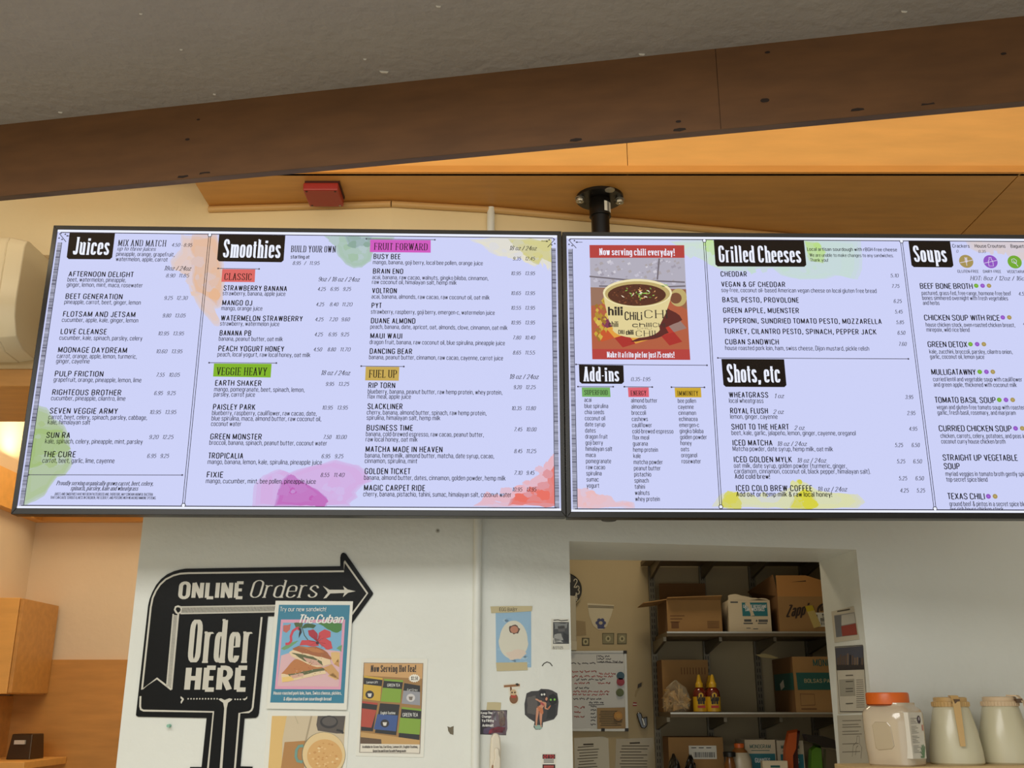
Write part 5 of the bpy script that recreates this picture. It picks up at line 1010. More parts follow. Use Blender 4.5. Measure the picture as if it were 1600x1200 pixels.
t = thing('file_holder', 'white narrow holder on the storeroom wall just inside the doorway, below the clock', 'holder', SP_.pt(*q((40, 600))[0])); mb = MB(); mb.prism(SP_, q((20, 328), (62, 332), (66, 604), (20, 606)), .001, .03, M((196, 190, 170), .5)); mb.build('body', t, bevel=.003)
mb = MB(); mb.prism(SP_, q((20, 560), (66, 560), (66, 604), (20, 606)), .03, .036, M((206, 200, 180), .5)); mb.build('lip', t)
BLU = M((70, 76, 120), .6)
def flower(mb, d):
    for k in range(6): a = k * pi / 3; mb.flat(SP_, q(*[(190 + 17 * cos(a) + 10 * cos(j * .8), 465 + 16 * sin(a) + 10 * sin(j * .8)) for j in range(8)]), d + k * 1e-5, BLU)
    mb.flat(SP_, q(*[(190 + 10 * cos(j * .8), 465 + 9 * sin(j * .8)) for j in range(8)]), d + .0002, M((196, 186, 156), .6))
    mb.flat(SP_, q((172, 488), (190, 484), (214, 487), (208, 494), (176, 494)), d, BLU)
    for y in (378, 385): pline(mb, SP_, z((126, y), (256, y + 4)), .002, d, M((120, 110, 90), .6))
note('paper_drawing', 'rounded paper with a blue flower drawing above the whiteboard', 'drawing', [(122, 364), (258, 374), (242, 430), (222, 480), (200, 500), (178, 500), (152, 480), (132, 430)], M((212, 202, 174), .6), G, art=flower)
note('note', 'small plain tan paper beside the white file holder', 'paper', [(64, 452), (112, 458), (116, 526), (66, 530)], M((160, 140, 104), .6), G)
def bill(x0, y0, x1, y1):
    def f(mb, d):
        mb.flat(SP_, q((x0 + 4, y0 + 4), (x1 - 4, y0 + 4), (x1 - 4, y1 - 4), (x0 + 4, y1 - 4)), d, M((142, 136, 104), .6)); cx, cy = (x0 + x1) / 2, (y0 + y1) / 2
        mb.flat(SP_, q(*[(cx + 14 * cos(j * .8), cy + 16 * sin(j * .8)) for j in range(8)]), d + .0003, M((186, 178, 140), .6)); mb.flat(SP_, q(*[(cx + 6 * cos(j * .8), cy + 8 * sin(j * .8)) for j in range(8)]), d + .0005, M((96, 92, 66), .6))
    return f
note('banknote', 'pinned green banknote, middle one of the row above the whiteboard', 'banknote', [(197, 516), (258, 516), (257, 573), (199, 572)], M((92, 86, 60), .6), G, art=bill(197, 516, 258, 573))
note('banknote', 'pinned green banknote nearest the shelf posts', 'banknote', [(274, 518), (322, 518), (321, 572), (273, 573)], M((92, 86, 60), .6), G, art=bill(274, 518, 322, 572))
note('banknote', 'smallest dark pinned note above the whiteboard, left in its row', 'banknote', [(95, 540), (132, 541), (132, 580), (95, 580)], M((60, 56, 42), .6), G, art=bill(95, 540, 132, 580))
# whiteboard
t = thing('whiteboard', 'white magnetic board covered in handwriting on the storeroom wall', 'whiteboard', SP_.pt(*q((180, 1010))[0]))
WBm = M((206, 206, 200), .22, coat=.5, name='whiteboard_enamel'); mb = MB(); mb.prism(SP_, q((-60, 614), (316, 612), (324, 1006), (-60, 1006)), .002, .010, WBm); mb.build('board', t)
AL = M((190, 186, 174), .35, metal=.6)
for nm, p in (('top', ((-60, 608), (318, 606), (318, 616), (-60, 618))), ('side', ((306, 612), (319, 612), (328, 1008), (314, 1008))), ('bottom', ((-60, 1000), (326, 1000), (327, 1013), (-60, 1012)))): mb = MB(); mb.prism(SP_, q(*p), .002, .014, AL); mb.build('frame_rail', t)
for p in ((312, 614), (320, 1006), (200, 1006)): mb = MB(); mb.prism(SP_, q((p[0] - 9, p[1] - 8), (p[0] + 9, p[1] - 8), (p[0] + 9, p[1] + 8), (p[0] - 9, p[1] + 8)), .012, .0165, M((44, 42, 40), .5)); lab(mb.build('corner_cap', t), 'dark corner clip')
mb = MB(); d = .0105
def scrib(y, x0, x1, c, amp=5):
    x = x0
    while x < x1 - 8:
        wd = random.uniform(14, 34); n = int(wd / 4) + 2; pline(mb, SP_, z(*[(min(x + wd * k / n, x1), y + random.uniform(-amp, amp)) for k in range(n + 1)]), .0016, d, c); x += wd + 7
RI, KI, = M((176, 66, 62), .6), M((70, 66, 74), .6)
for y, x0, x1, c in ((670, 40, 175, KI), (634, 175, 245, KI), (648, 175, 240, KI), (662, 178, 300, KI), (712, 45, 165, RI), (722, 180, 262, RI), (736, 45, 250, RI), (752, 65, 225, KI), (770, 55, 130, RI), (770, 175, 235, RI), (794, 60, 140, KI), (812, 50, 240, RI), (828, 50, 225, RI), (850, 50, 190, KI), (868, 130, 200, KI), (892, 55, 105, RI), (915, 55, 100, RI), (940, 55, 105, RI)): scrib(y, x0, x1, c)
for k in range(6): scrib(888 + k * 18, 138, 168, KI, 4)
uline(mb, SP_, q((170, 628), (170, 664), (300, 668)), .0012, d, KI); pline(mb, SP_, z((128, 880), (206, 878)), .0014, d, KI); mb.build('handwriting', t)
MG_ = 'magnets on the whiteboard'
for p, c, l in (((289, 733), (40, 84, 104), 'teal round magnet, topmost on the whiteboard'), ((289, 764), (166, 34, 48), 'red round magnet on the whiteboard'), ((286, 818), (92, 104, 40), 'olive green round magnet on the whiteboard')):
    u, v = q(p)[0]; mb = MB(); cc = SP_.pt(u, v, .0102); mb.tube([cc, cc + SP_.n * .008], .0165, M(c, .35), 22); mb.tube([cc + SP_.n * .008, cc + SP_.n * .011], .010, M(c, .35), 18); solo('magnet', mb, l, 'magnet', MG_, smooth=True)
def typed(x0, x1, y0, y1, n, sl=0, head=True):
    def f(mb, d):
        for k in range(n):
            y = y0 + (y1 - y0) * k / n; a, b = x0 + random.uniform(0, 12), x1 - random.uniform(0, (x1 - x0) * .3); pline(mb, SP_, z((a, y + sl * .0), (b, y - sl)), .0016, d, M((96, 88, 72), .7))
        if head: cx = (x0 + x1) / 2; pline(mb, SP_, z((cx - 26, y0 - 14), (cx + 26, y0 - 16)), .003, d, M((80, 72, 60), .7))
    return f
t = note('memo', 'tan memo sheet held by a yellow magnet on the whiteboard', 'paper', [(170, 896), (312, 893), (315, 1000), (172, 1002)], M((176, 146, 102), .6), None, d=(.0148, .0156), art=typed(180, 305, 912, 992, 9, head=False))
u, v = q((276, 936))[0]; mb = MB(); cc = SP_.pt(u, v, .016); mb.tube([cc, cc + SP_.n * .010], .018, M((196, 138, 30), .35), 22); mb.tube([cc + SP_.n * .010, cc + SP_.n * .013], .011, M((206, 150, 40), .35), 18); solo('magnet', mb, 'yellow round magnet holding the tan memo sheet', 'magnet', MG_, smooth=True)
note('instruction_sheet', 'laminated printed sheet below the whiteboard, closest to the doorway edge', 'paper', [(55, 1048), (200, 1040), (228, 1050), (240, 1330), (60, 1330)], M((196, 186, 156), .25, coat=.5), G, art=typed(70, 185, 1095, 1300, 14, 6))
note('instruction_sheet', 'laminated printed sheet below the whiteboard, next to the shelf post', 'paper', [(268, 1052), (458, 1046), (470, 1330), (258, 1330)], M((178, 164, 130), .3, coat=.4), G, art=typed(285, 440, 1088, 1300, 14, 0))
t = thing('torn_tape', 'thin pale strip of torn tape on the storeroom wall beside the whiteboard', 'tape', SP_.pt(*q((375, 840))[0])); mb = MB(); mb.prism(SP_, q((384, 768), (404, 762), (404, 778), (390, 796), (376, 816), (368, 842), (362, 836), (368, 808), (384, 790)), .0005, .002, M((170, 150, 108), .5)); mb.build('strip', t); mb = MB(); mb.prism(SP_, q((378, 776), (398, 766), (396, 786), (376, 798)), .002, .003, M((62, 52, 40), .5)); mb.build('end', t)
mb = MB(); mb.prism(SP_, q((355, 866), (373, 868), (372, 886), (352, 886)), .0005, .0015, M((160, 52, 46), .5)); mb.flat(SP_, q((355, 874), (373, 875), (372, 879), (353, 879)), .0017, WHT); solo('sticker', mb, 'tiny red and white sticker on the storeroom wall', 'sticker')
t = thing('magnet_clip', 'shiny black clip on the storeroom wall beside the whiteboard', 'clip', SP_.pt(*q((400, 1000))[0])); CK = M((20, 20, 22), .15, coat=1)
mb = MB(); mb.prism(SP_, q((368, 925), (380, 916), (394, 922), (400, 945), (424, 938), (424, 985), (412, 1000), (392, 996), (380, 965)), .001, .02, CK); mb.build('body', t, bevel=.004); mb = MB(); mb.prism(SP_, q((392, 948), (402, 944), (414, 982), (404, 988)), .02, .028, STEEL); mb.build('lever', t, bevel=.002)
# ---- shelving: slotted standards, brackets, boards
FYs = 4.18
s1 = onY(1150, 992.5, FYs).z; s2_ = onY(1150, 1119, FYs).z; dz = s1 - s2_; s0 = onY(1050, 897, SY).z + .035; s3 = s2_ - dz
xsd = [onY(1022, 1000, SY - .02).x, onY(1103, 1000, SY - .02).x, onY(1182, 1000, SY - .02).x, onY(1263, 1000, SY - .02).x]
t = thing('storage_shelving', 'grey steel shelving of slotted posts and bracketed boards in the storeroom', 'shelving', ((xsd[0] + xsd[3]) / 2, SY, .9))
SLOT = M((34, 30, 24), .7)
for x in xsd:
    mb = MB(); mb.box(x - .013, x + .013, SY - .02, SY - .0005, .9, s0 + .16, GALV)
    k = .92
    while k < s0 + .14:
        for sx in (-.0065, .0035): mb.box(x + sx, x + sx + .003, SY - .0206, SY - .0200, k, k + .016, SLOT)
        k += .026
    mb.build('standard', t)
xl_, xr_ = onY(1042, 991, FYs).x, 2.5
for i, sz in enumerate((s0, s1, s2_, s3)):
    xa = xl_ if i else onY(1000, 890, SY).x
    mb = MB(); mb.box(xa, xr_, FYs, SY - .025, sz - .004, sz + .014, M((112, 94, 66), .55, name='shelf_board')); b = mb.build('shelf_board', t)
    mb = MB(); mb.box(xa, xr_, FYs - .004, FYs, sz + .008, sz + .0142, AL); mb.build('shelf_edge', t, parent=b)
    for x in xsd:
        mb = MB(); mb.hexa([(x - .006, SY - .022, sz - .058), (x - .006, FYs + .03, sz - .022), (x - .006, FYs + .03, sz - .005), (x - .006, SY - .022, sz - .005)], [(x + .006, SY - .022, sz - .058), (x + .006, FYs + .03, sz - .022), (x + .006, FYs + .03, sz - .005), (x + .006, SY - .022, sz - .005)], GALV); mb.build('bracket', t)
TOPS = .0142
def X(px, py, Y): return onY(px, py, Y).x
def Zz(px, py, Y): return onY(px, py, Y).z
def faceP(Y): return Pl((0, Y, 0), (1, 0))
GB = 'boxes on the storeroom shelves'
def carton(label, x0, x1, yf, z0, h, yb=None, card=CARD, side=CARDD, name='cardboard_box'):
    yb = yb or SY - .06
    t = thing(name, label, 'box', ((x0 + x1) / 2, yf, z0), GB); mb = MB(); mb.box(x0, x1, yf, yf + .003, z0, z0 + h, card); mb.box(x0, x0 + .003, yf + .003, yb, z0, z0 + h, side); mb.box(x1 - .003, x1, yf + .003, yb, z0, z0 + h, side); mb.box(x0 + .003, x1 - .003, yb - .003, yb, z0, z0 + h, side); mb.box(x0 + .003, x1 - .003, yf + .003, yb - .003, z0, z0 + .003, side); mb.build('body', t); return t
zA = s1 + TOPS
yf = 4.215; x0, x1 = X(1043.5, 985, yf), X(1129, 985, yf); h = Zz(1090, 937, yf) - zA
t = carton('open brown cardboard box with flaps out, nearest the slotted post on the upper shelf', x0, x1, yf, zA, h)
mb = MB(); ht = zA + h; mb.hexa([(x0 - .09, yf + .02, ht - .012), (x0, yf + .002, ht), (x0, SY - .08, ht), (x0 - .09, SY - .1, ht - .012)], [(x0 - .09, yf + .02, ht - .009), (x0, yf + .002, ht + .003), (x0, SY - .08, ht + .003), (x0 - .09, SY - .1, ht - .009)], CARD); mb.build('flap', t)
mb = MB(); mb.hexa([(x0, yf - .03, ht + .004), (x1, yf - .03, ht + .012), (x1, yf + .004, ht), (x0, yf + .004, ht)], [(x0, yf - .03, ht + .007), (x1, yf - .03, ht + .015), (x1, yf + .004, ht + .003), (x0, yf + .004, ht + .003)], CARD); mb.build('flap', t)
mb = MB(); yb = SY - .065; mb.box(x0 + .01, x1 - .01, yb - .003, yb, ht, ht + .095, CARDD); mb.build('flap', t)
fp = faceP(yf); mb = MB(); IKB = M((110, 72, 36), .7)
for k in range(3): uline(mb, fp, [(x0 + .012, zA + h * .5 - k * .012), (x0 + .07 - k * .01, zA + h * .5 - k * .012)], .0018, .0005, IKB)
for k in range(5): uline(mb, fp, [(x1 - .06, zA + .018 + k * .006), (x1 - .012, zA + .018 + k * .006)], .0014, .0005, IKB)
mb.flat(fp, [(x0 + .015, zA + .015), (x0 + .045, zA + .015), (x0 + .045, zA + .04), (x0 + .015, zA + .04)], .0005, IKB); mb.build('print', t)
# white box of sandwich bags
yf = 4.205; WB_ = M((216, 198, 166), .6, name='white_carton'); TEAL = M((36, 116, 124), .5, name='teal_print')
x0, x1 = X(1140, 985, yf), X(1206, 985, yf); h = Zz(1170, 938, yf) - zA
t = carton('torn white box with teal label of sandwich bags on the upper shelf', x0, x1, yf, zA, h, 4.4, WB_, WB_)
fp = faceP(yf); mb = MB(); mb.prism(fp, rough_edge([(x0, zA + h), (x1, zA + h), (x1 - .02, zA + h + .008), (x0 + .10, zA + h + .010), (x0 + .04, zA + h + .024), (x0 + .004, zA + h + .02)], .1, 2), -.003, 0, WB_); mb.build('torn_flap', t)
W_ = x1 - x0; mb = MB(); mb.flat(fp, [(x0 + W_ * .33, zA + h * .50), (x0 + W_ * .93, zA + h * .50), (x0 + W_ * .93, zA + h * .93), (x0 + W_ * .33, zA + h * .93)], .0005, TEAL)
mb.flat(fp, rough_edge([(x0 + W_ * .40, zA + h * .92), (x0 + W_ * .52, zA + h * .93), (x0 + W_ * .56, zA + h * .7), (x0 + W_ * .62, zA + h * .52), (x0 + W_ * .52, zA + h * .5), (x0 + W_ * .5, zA + h * .7)], .1, 2), .0011, WB_)
for tx, a, b, vv, c in (('GREASE RESISTANT', .36, .91, .76, WHT), ('SANDWICH BAGS', .40, .86, .66, WHT)): text(mb, fp, tx, x0 + W_ * a, zA + h * vv, .012, BOLD, .0008, c, W_ * (b - a))
for a, b, vv, k in ((.36, .53, .36, .007), (.34, .56, .27, .0035), (.7, .92, .37, .0035), (.7, .92, .33, .003), (.68, .9, .27, .003), (.06, .24, .94, .004), (.40, .5, .12, .002), (.56, .68, .1, .002)): uline(mb, fp, [(x0 + W_ * a, zA + h * vv), (x0 + W_ * b, zA + h * vv)], k * .7, .0005, M((84, 84, 84), .6))
mb.flat(fp, [(x0 + W_ * .63, zA + h * .33), (x0 + W_ * .68, zA + h * .33), (x0 + W_ * .655, zA + h * .40)], .0005, M((60, 60, 60), .6)); mb.build('print', t)
# large carton with roof flaps
yf = 4.19; x0, x1 = X(1219, 985, yf), X(1312, 985, yf) + .03; h = Zz(1240, 932, yf) - zA
t = carton('large brown chip carton with tall open flaps at the right of the upper shelf', x0, x1, yf, zA, h, SY - .04)
hz2 = Zz(1215, 899, yf); fp = faceP(yf)
mb = MB(); mb.prism(fp, [(x0, zA + h), (x1, zA + h), (x1, zA + h + (hz2 - zA - h) * .45), (x0 + (x1 - x0) * .45, hz2), (x0, hz2)], -.003, 0, M((190, 134, 72), .8)); mb.prism(fp, [(x0 + .06, zA + h + .058), (x0 + .12, zA + h + .060), (x0 + .12, zA + h + .064), (x0 + .09, zA + h + .061)], 0, .0006, M((60, 38, 20), .8)); mb.build('front_flap', t)
mb = MB(); mb.hexa([(x0, yf, zA + h), (x0, SY - .05, zA + h), (x0 - .05, SY - .05, zA + h + .05), (x0 - .012, yf + .01, hz2 + .004)], [(x0 + .003, yf, zA + h), (x0 + .003, SY - .05, zA + h), (x0 - .047, SY - .05, zA + h + .05), (x0 - .009, yf + .01, hz2 + .004)], CARDD); mb.build('side_flap', t)
mb = MB(); DB = M((58, 40, 26), .7); W_ = x1 - x0
text(mb, fp, "Zapp's", x0 + W_ * .10, zA + h * .42, h * .32, St(.09, .055, .12, shear=.3), .0006, DB, W_ * .40, du=.12)
cx, cy = x0 + W_ * .70, zA + h * .56; o1, o2 = disc((cx, cy), h * .25, 30), disc((cx, cy), h * .19, 30)
for k in range(30): mb.flat(fp, [o1[k], o1[(k + 1) % 30], o2[(k + 1) % 30], o2[k]], .0006, DB)
text(mb, fp, 'DIRTY', cx - h * .15, cy + h * .03, h * .13, BLOCK, .0008, DB, h * .30); mb.build('print', t)
mb = MB(); a0, b0 = x0 + W_ * .53, zA + h * .14; mb.prism(fp, [(a0, b0), (x1 - .004, b0), (x1 - .004, b0 + h * .40), (a0 - .004, b0 + h * .40)], .001, .0016, PAPER); sb = mb.build('shipping_label', t)
mb = MB(); text(mb, fp, '52015', a0 + .03, b0 + h * .27, h * .09, BLOCK, .002, INK, .075)
x = a0 + .008
while x < x1 - .012: wd = random.uniform(.0012, .004); mb.flat(fp, [(x, b0 + .006), (x + wd, b0 + .006), (x + wd, b0 + h * .13), (x, b0 + h * .13)], .002, INK); x += wd + random.uniform(.0015, .004)
mb.flat(fp, [(a0 + .006, b0 + h * .18), (a0 + .012, b0 + h * .18), (a0 + .012, b0 + h * .34), (a0 + .006, b0 + h * .34)], .002, INK)
for k in range(4): uline(mb, fp, [(a0 + .022, b0 + h * (.16 + .025 * k)), (a0 + .05, b0 + h * (.16 + .025 * k))], .001, .002, INK)
mb.build('label_print', t, parent=sb)
mb = MB(); u0, v0 = x0 + W_ * .40, zA + h * .72; mb.prism(fp, [(u0, v0), (u0 + .03, v0 + .004), (u0 + .058, v0 - h * .56), (u0 + .028, v0 - h * .62)], .0018, .0024, M((206, 182, 110), .4, coat=.4)); mb.prism(fp, [(u0, v0), (u0 + .03, v0 + .004), (u0 + .036, v0 - .016), (u0 + .006, v0 - .022)], .0024, .0027, M((196, 170, 40), .4)); lab(mb.build('tape_strip', t), 'pale packing tape with yellow end')
# lower shelf
zB = s2_ + TOPS
yf = 4.34; x0, x1 = X(1037, 1110, yf), X(1110, 1110, yf); t = carton('small dark brown box standing behind the bag of chips', x0, x1, yf, zB, Zz(1070, 1031, yf) - zB)
mb = MB(); fp = faceP(yf); hh = Zz(1070, 1031, yf) - zB
for k in range(9): uline(mb, fp, [(x0 + .08 + k * .012, zB + hh * .85), (x0 + .08 + k * .012, zB + hh * .72)], .0016, .0006, IKB)
mb.build('print', t)
# bag of chips
c = V((X(1058, 1110, 4.25), 4.25, zB)); t = thing('chip_bag', 'clear plastic bag of tortilla chips left on the lower shelf', 'bag', c)
mb = MB(); rx = X(1079, 1110, 4.25) - c.x; hb_ = Zz(1060, 1064, 4.27) - zB
BAG = clear((236, 226, 200), .06, .22)
def lump(c, rx, ry, h, mat, seed, amp=.12):
    random.seed(seed); mb = MB(); n, m = 20, 9; vs = []; fs = []
    for i in range(m + 1):
        f = i / m; r = (1 - abs(2 * f - .75) ** 2.2 * .45) * (1 if f < .85 else 1 - (f - .85) * 3.2)
        for k in range(n): a = 2 * pi * k / n; j = 1 + random.uniform(-amp, amp); vs.append((c[0] + rx * r * j * cos(a), c[1] + ry * r * j * sin(a), c[2] + h * f + (random.uniform(-.006, .006) if 0 < i else 0)))
    for i in range(m):
        for k in range(n): fs.append((i * n + k, i * n + (k + 1) % n, (i + 1) * n + (k + 1) % n, (i + 1) * n + k))
    fs += [tuple(range(n))[::-1], tuple(range(m * n, (m + 1) * n))]; mb.flatonly = False; mb.add(vs, fs, mat); return mb
lump(c, rx, .065, hb_, BAG, 3).build('clear_bag', t)
mb = MB(); CH = [M((206, 164, 96), .7), M((186, 142, 76), .7), M((220, 182, 116), .7)]
for k in range(90):
    a, r = random.uniform(0, 6.28), random.random() ** .5 * .8; hh = random.uniform(.01, hb_ * .62); r *= .95 - .3 * abs(hh / hb_ - .3)
    p = c + V((rx * r * cos(a), .055 * r * sin(a), hh)); s_ = random.uniform(.026, .044); A_, B_ = V((random.gauss(0, 1), random.gauss(0, 1), random.gauss(0, 1))).normalized(), V((random.gauss(0, 1), random.gauss(0, 1), random.gauss(0, 1))).normalized()
    N_ = A_.cross(B_).normalized() * .0016
    tri = [p + A_ * s_ * .6, p - A_ * s_ * .5 + B_ * s_ * .6, p - A_ * s_ * .3 - B_ * s_ * .7]; tri = [V((x, y, max(z_, zB + .004))) for x, y, z_ in tri]
    mb.hexa(tri, [v + N_ for v in tri], CH[k % 3])
o = mb.build('chips', t); o['kind'] = 'stuff'
# sauce bottles
random.seed(11); SAU = M((112, 34, 20), .12, coat=1, name='red_sauce'); YEL = M((226, 178, 40), .4, name='yellow_plastic')
for pxx, yy, lbl in ((1094.5, 4.235, 'yellow capped hot sauce bottle next to the chip bag'), (1115.5, 4.225, 'yellow capped hot sauce bottle nearest the empty part of the lower shelf'), (1111, 4.33, 'yellow capped hot sauce bottle half hidden behind the other two')):
    c = V((X(pxx, 1110, yy), yy, zB)); t = thing('sauce_bottle', lbl, 'bottle', c, 'hot sauce bottles on the lower shelf'); r = 10.8 / F * yy * .954; H = Zz(pxx, 1074, 4.235) - zB
    mb = MB(); mb.lathe(c, [(r * .92, 0), (r, .004), (r, H * .72), (r * .93, H * .86), (r * .7, H * .95), (r * .48, H), (r * .46, H + .004)], SAU, 28); mb.build('bottle', t, smooth=True)
    hl0, hl1 = H * .03, H * .62; mb = MB(); mb.lathe(c, [(r * 1.012, hl0), (r * 1.012, hl1)], YEL, 28); lb_ = mb.build('label_band', t, smooth=True)
    mb = MB(); fp = faceP(c.y - r * 1.03); DK = M((36, 26, 24), .5)
    text(mb, fp, 'Yellow', c.x - r * .62, zB + H * .44, .020, BLOCK, .0004, DK, r * 1.25, du=.03); text(mb, fp, 'Bird', c.x - r * .48, zB + H * .33, .018, BLOCK, .0004, DK, r * .95)
    mb.flat(fp, [(c.x - r * .55, zB + H * .17), (c.x + r * .55, zB + H * .17), (c.x + r * .55, zB + H * .27), (c.x - r * .55, zB + H * .27)], .0003, M((186, 52, 44), .5)); o1 = disc((c.x, zB + H * .68), r * .36, 16); mb.flat(fp, o1, .0003, YEL); mb.flat(fp, rough_edge([(c.x - .004, zB + H * .62), (c.x + .004, zB + H * .63), (c.x + .003, zB + H * .73), (c.x - .003, zB + H * .72)], .2, 1), .0005, DK); mb.build('label_print', t, parent=lb_)
    mb = MB(); hc = Zz(pxx, 1054, 4.235) - zB; mb.lathe(c, [(r * .56, H), (r * .56, H + .014), (r * .44, H + .018), (r * .36, H + (hc - H) * .5), (r * .2, hc - .004), (r * .12, hc)], YEL, 20); mb.build('cap', t, smooth=True)
# big paper-brand carton on the lower shelf
yf = 4.19; x0, x1 = X(1244.5, 1112, yf), X(1325, 1112, yf); h = Zz(1250, 1026, yf) - zB
t = carton('large tan bin bag carton with a green panel on the lower shelf', x0, x1, yf, zB, h, SY - .03); fp = faceP(yf); W_ = x1 - x0
for o in t.children: pass
mb = MB(); GRN2 = M((34, 92, 84), .6); xe_ = x1 - .002
mb.flat(fp, [(x0 + .012, zB + h * .40), (x1, zB + h * .40), (x1, zB + h * .71), (x0 + .010, zB + h * .71)], .0005, GRN2); text(mb, fp, 'MONOGRAM', x0 + W_ * .40, zB + h * .83, h * .12, BOLD, .0006, GRN2, W_ * .72); text(mb, fp, 'BOLSAS PARA', x0 + W_ * .20, zB + h * .53, h * .065, BOLD, .0008, M((196, 176, 130), .6), W_ * .62)
uline(mb, fp, [(x0 + .02, zB + h * .12), (x0 + .02, zB + h * .33), (x0 + .075, zB + h * .32), (x0 + .075, zB + h * .13)], .0012, .0006, IKB, True); uline(mb, fp, [(x0 + .02, zB + h * .06), (x0 + .08, zB + h * .06)], .0026, .0006, IKB); mb.build('print', t)
sp_ = Pl((x0 - .0005, 4.52, 0), (0, -1)); mb = MB(); mb.flat(sp_, [(.02, zB + h * .40), (.325, zB + h * .40), (.325, zB + h * .71), (.02, zB + h * .71)], .0005, GRN2); mb.flat(sp_, [(.12, zB + h * .40), (.18, zB + h * .46), (.17, zB + h * .6), (.11, zB + h * .52)], .0008, PAPER); mb.build('print', t)
mb = MB(); mb.prism(fp, [(x0 - .10, zB + h + .016), (x0 - .06, zB + h + .02), (x0 - .005, zB + h + .004), (x0 - .02, zB + h), (x0 - .08, zB + h + .006)], -.2, -.19, M((196, 176, 120), .5)); lab(mb.build('tape_strip', t), 'loose packing tape')
# bottom shelf, cut by the frame
zC = s3 + TOPS
yf = 4.33; x0, x1 = X(1046, 1200, yf), X(1132, 1200, yf); h = Zz(1090, 1152, yf) - zC; t = carton('wide brown box with a white label on the bottom shelf, by the slotted post', x0, x1, yf, zC, h); fp = faceP(yf)
u0, v0 = fp.uv(1077, 1186); u1, v1 = fp.uv(1119, 1165); mb = MB(); mb.prism(fp, [(u0, v0), (u1, v0), (u1, v1), (u0, v1)], .0003, .001, PAPER); sb = mb.build('shipping_label', t)
mb = MB(); x = u0 + .02
while x < u1 - .01: wd = random.uniform(.001, .003); mb.flat(fp, [(x, v0 + .006), (x + wd, v0 + .006), (x + wd, v0 + .026), (x, v0 + .026)], .0013, INK); x += wd + random.uniform(.001, .003)
for k in range(3): uline(mb, fp, [(u0 + .01 + k * .03, v1 - .008), (u0 + .03 + k * .03, v1 - .008)], .0016, .0013, INK)
mb.build('label_print', t, parent=sb)
random.seed(5); BB = M((16, 15, 15), .14, coat=.8, name='black_bin_bag')
for pxx, pt_, w_, lbl in ((1053, 1178, 9.5, 'crumpled black plastic bag by the post on the bottom shelf'), (1079, 1180, 9, 'crumpled black plastic bag under the white shipping label')):
    c = V((X(pxx, 1200, 4.24), 4.24, zC)); hh = Zz(pxx, pt_, 4.24) - zC; solo('plastic_bag', lump(c, w_ * .0027, .05, hh, BB, pxx, .2), lbl, 'bag', 'black bags on the bottom shelf', smooth=False)
# jug with an orange cap
c = V((X(1157, 1200, 4.255), 4.255, zC)); t = thing('juice_jug', 'brown jug with an orange cap on the bottom shelf', 'jug', c); H = Zz(1157, 1168, 4.27) - zC
mb = MB(); mb.lathe(c, [(.042, 0), (.046, .006), (.046, H * .55), (.043, H * .75), (.03, H * .93), (.018, H), (.017, H + .006)], M((150, 96, 48), .2, coat=.6), 28); mb.build('jug_body', t, smooth=True)
mb = MB(); mb.lathe(c, [(.019, H), (.02, H + .012), (.018, H + .016)], M((214, 98, 34), .4), 20); mb.build('cap', t, smooth=True)
mb = MB(); mb.lathe(c, [(.0465, H * .5), (.044, H * .76), (.034, H * .9)], M((196, 182, 156), .3), 28); mb.build('shoulder_wrap', t, smooth=True)
for a, b, tp, yf, lbl in ((1166, 1214, 1156, 4.32, 'white carton with teal print on the bottom shelf, right of the jug'), (1216, 1258, 1157, 4.335, 'white carton with teal print half behind the orange bag')):
    x0, x1 = X(a, 1200, yf), X(b, 1200, yf); h = Zz(a, tp, yf) - zC; t = carton(lbl, x0, x1, yf, zC, h, None, WB_, WB_); fp = faceP(yf); W_ = x1 - x0
    mb = MB(); text(mb, fp, 'MONOGRAM', x0 + W_ * .16, zC + h - .032, .014, BOLD, .0006, GRN2, W_ * .68); uline(mb, fp, [(x0 + W_ * .2, zC + h - .04), (x0 + W_ * .8, zC + h - .04)], .0012, .0006, GRN2); mb.flat(fp, [(x0 + W_ * .12, zC + .02), (x0 + W_ * .97, zC + .02), (x0 + W_ * .97, zC + h - .052), (x0 + W_ * .12, zC + h - .052)], .0006, TEAL)
    text(mb, fp, 'GUANTES', x0 + W_ * .3, zC + h - .085, .016, BOLD, .0009, WHT, W_ * .5); mb.build('print', t)
yf = 4.2; x0, x1 = X(1192, 1200, yf), X(1231, 1200, yf); h = Zz(1200, 1189, yf) - zC; t = carton('short white carton in front of the teal printed cartons', x0, x1, yf, zC, h, 4.235, WB_, WB_); fp = faceP(yf); mb = MB(); uline(mb, fp, [(x0 + .03, zC + h - .02), (x1 - .03, zC + h - .02)], .004, .0006, GRN2); mb.build('print', t)
c = V((X(1141, 1200, 4.2), 4.2, zC)); mb = MB(); h = Zz(1133, 1182, 4.215) - zC; t = thing('sauce_bottle', 'dark bottle with a yellow label in front of the brown jug', 'bottle', c)
mb.lathe(c, [(.02, 0), (.022, .004), (.022, h * .8), (.014, h)], M((120, 74, 34), .2), 20); mb.build('bottle', t, smooth=True); mb = MB(); mb.lathe(c, [(.0225, .01), (.0225, h * .6)], M((190, 160, 60), .5), 20); mb.build('label_band', t)
mb = MB(); mb.lathe(c, [(.024, h), (.025, h + .016), (.022, h + .018)], BLACKP, 20); mb.build('cap', t, smooth=True)
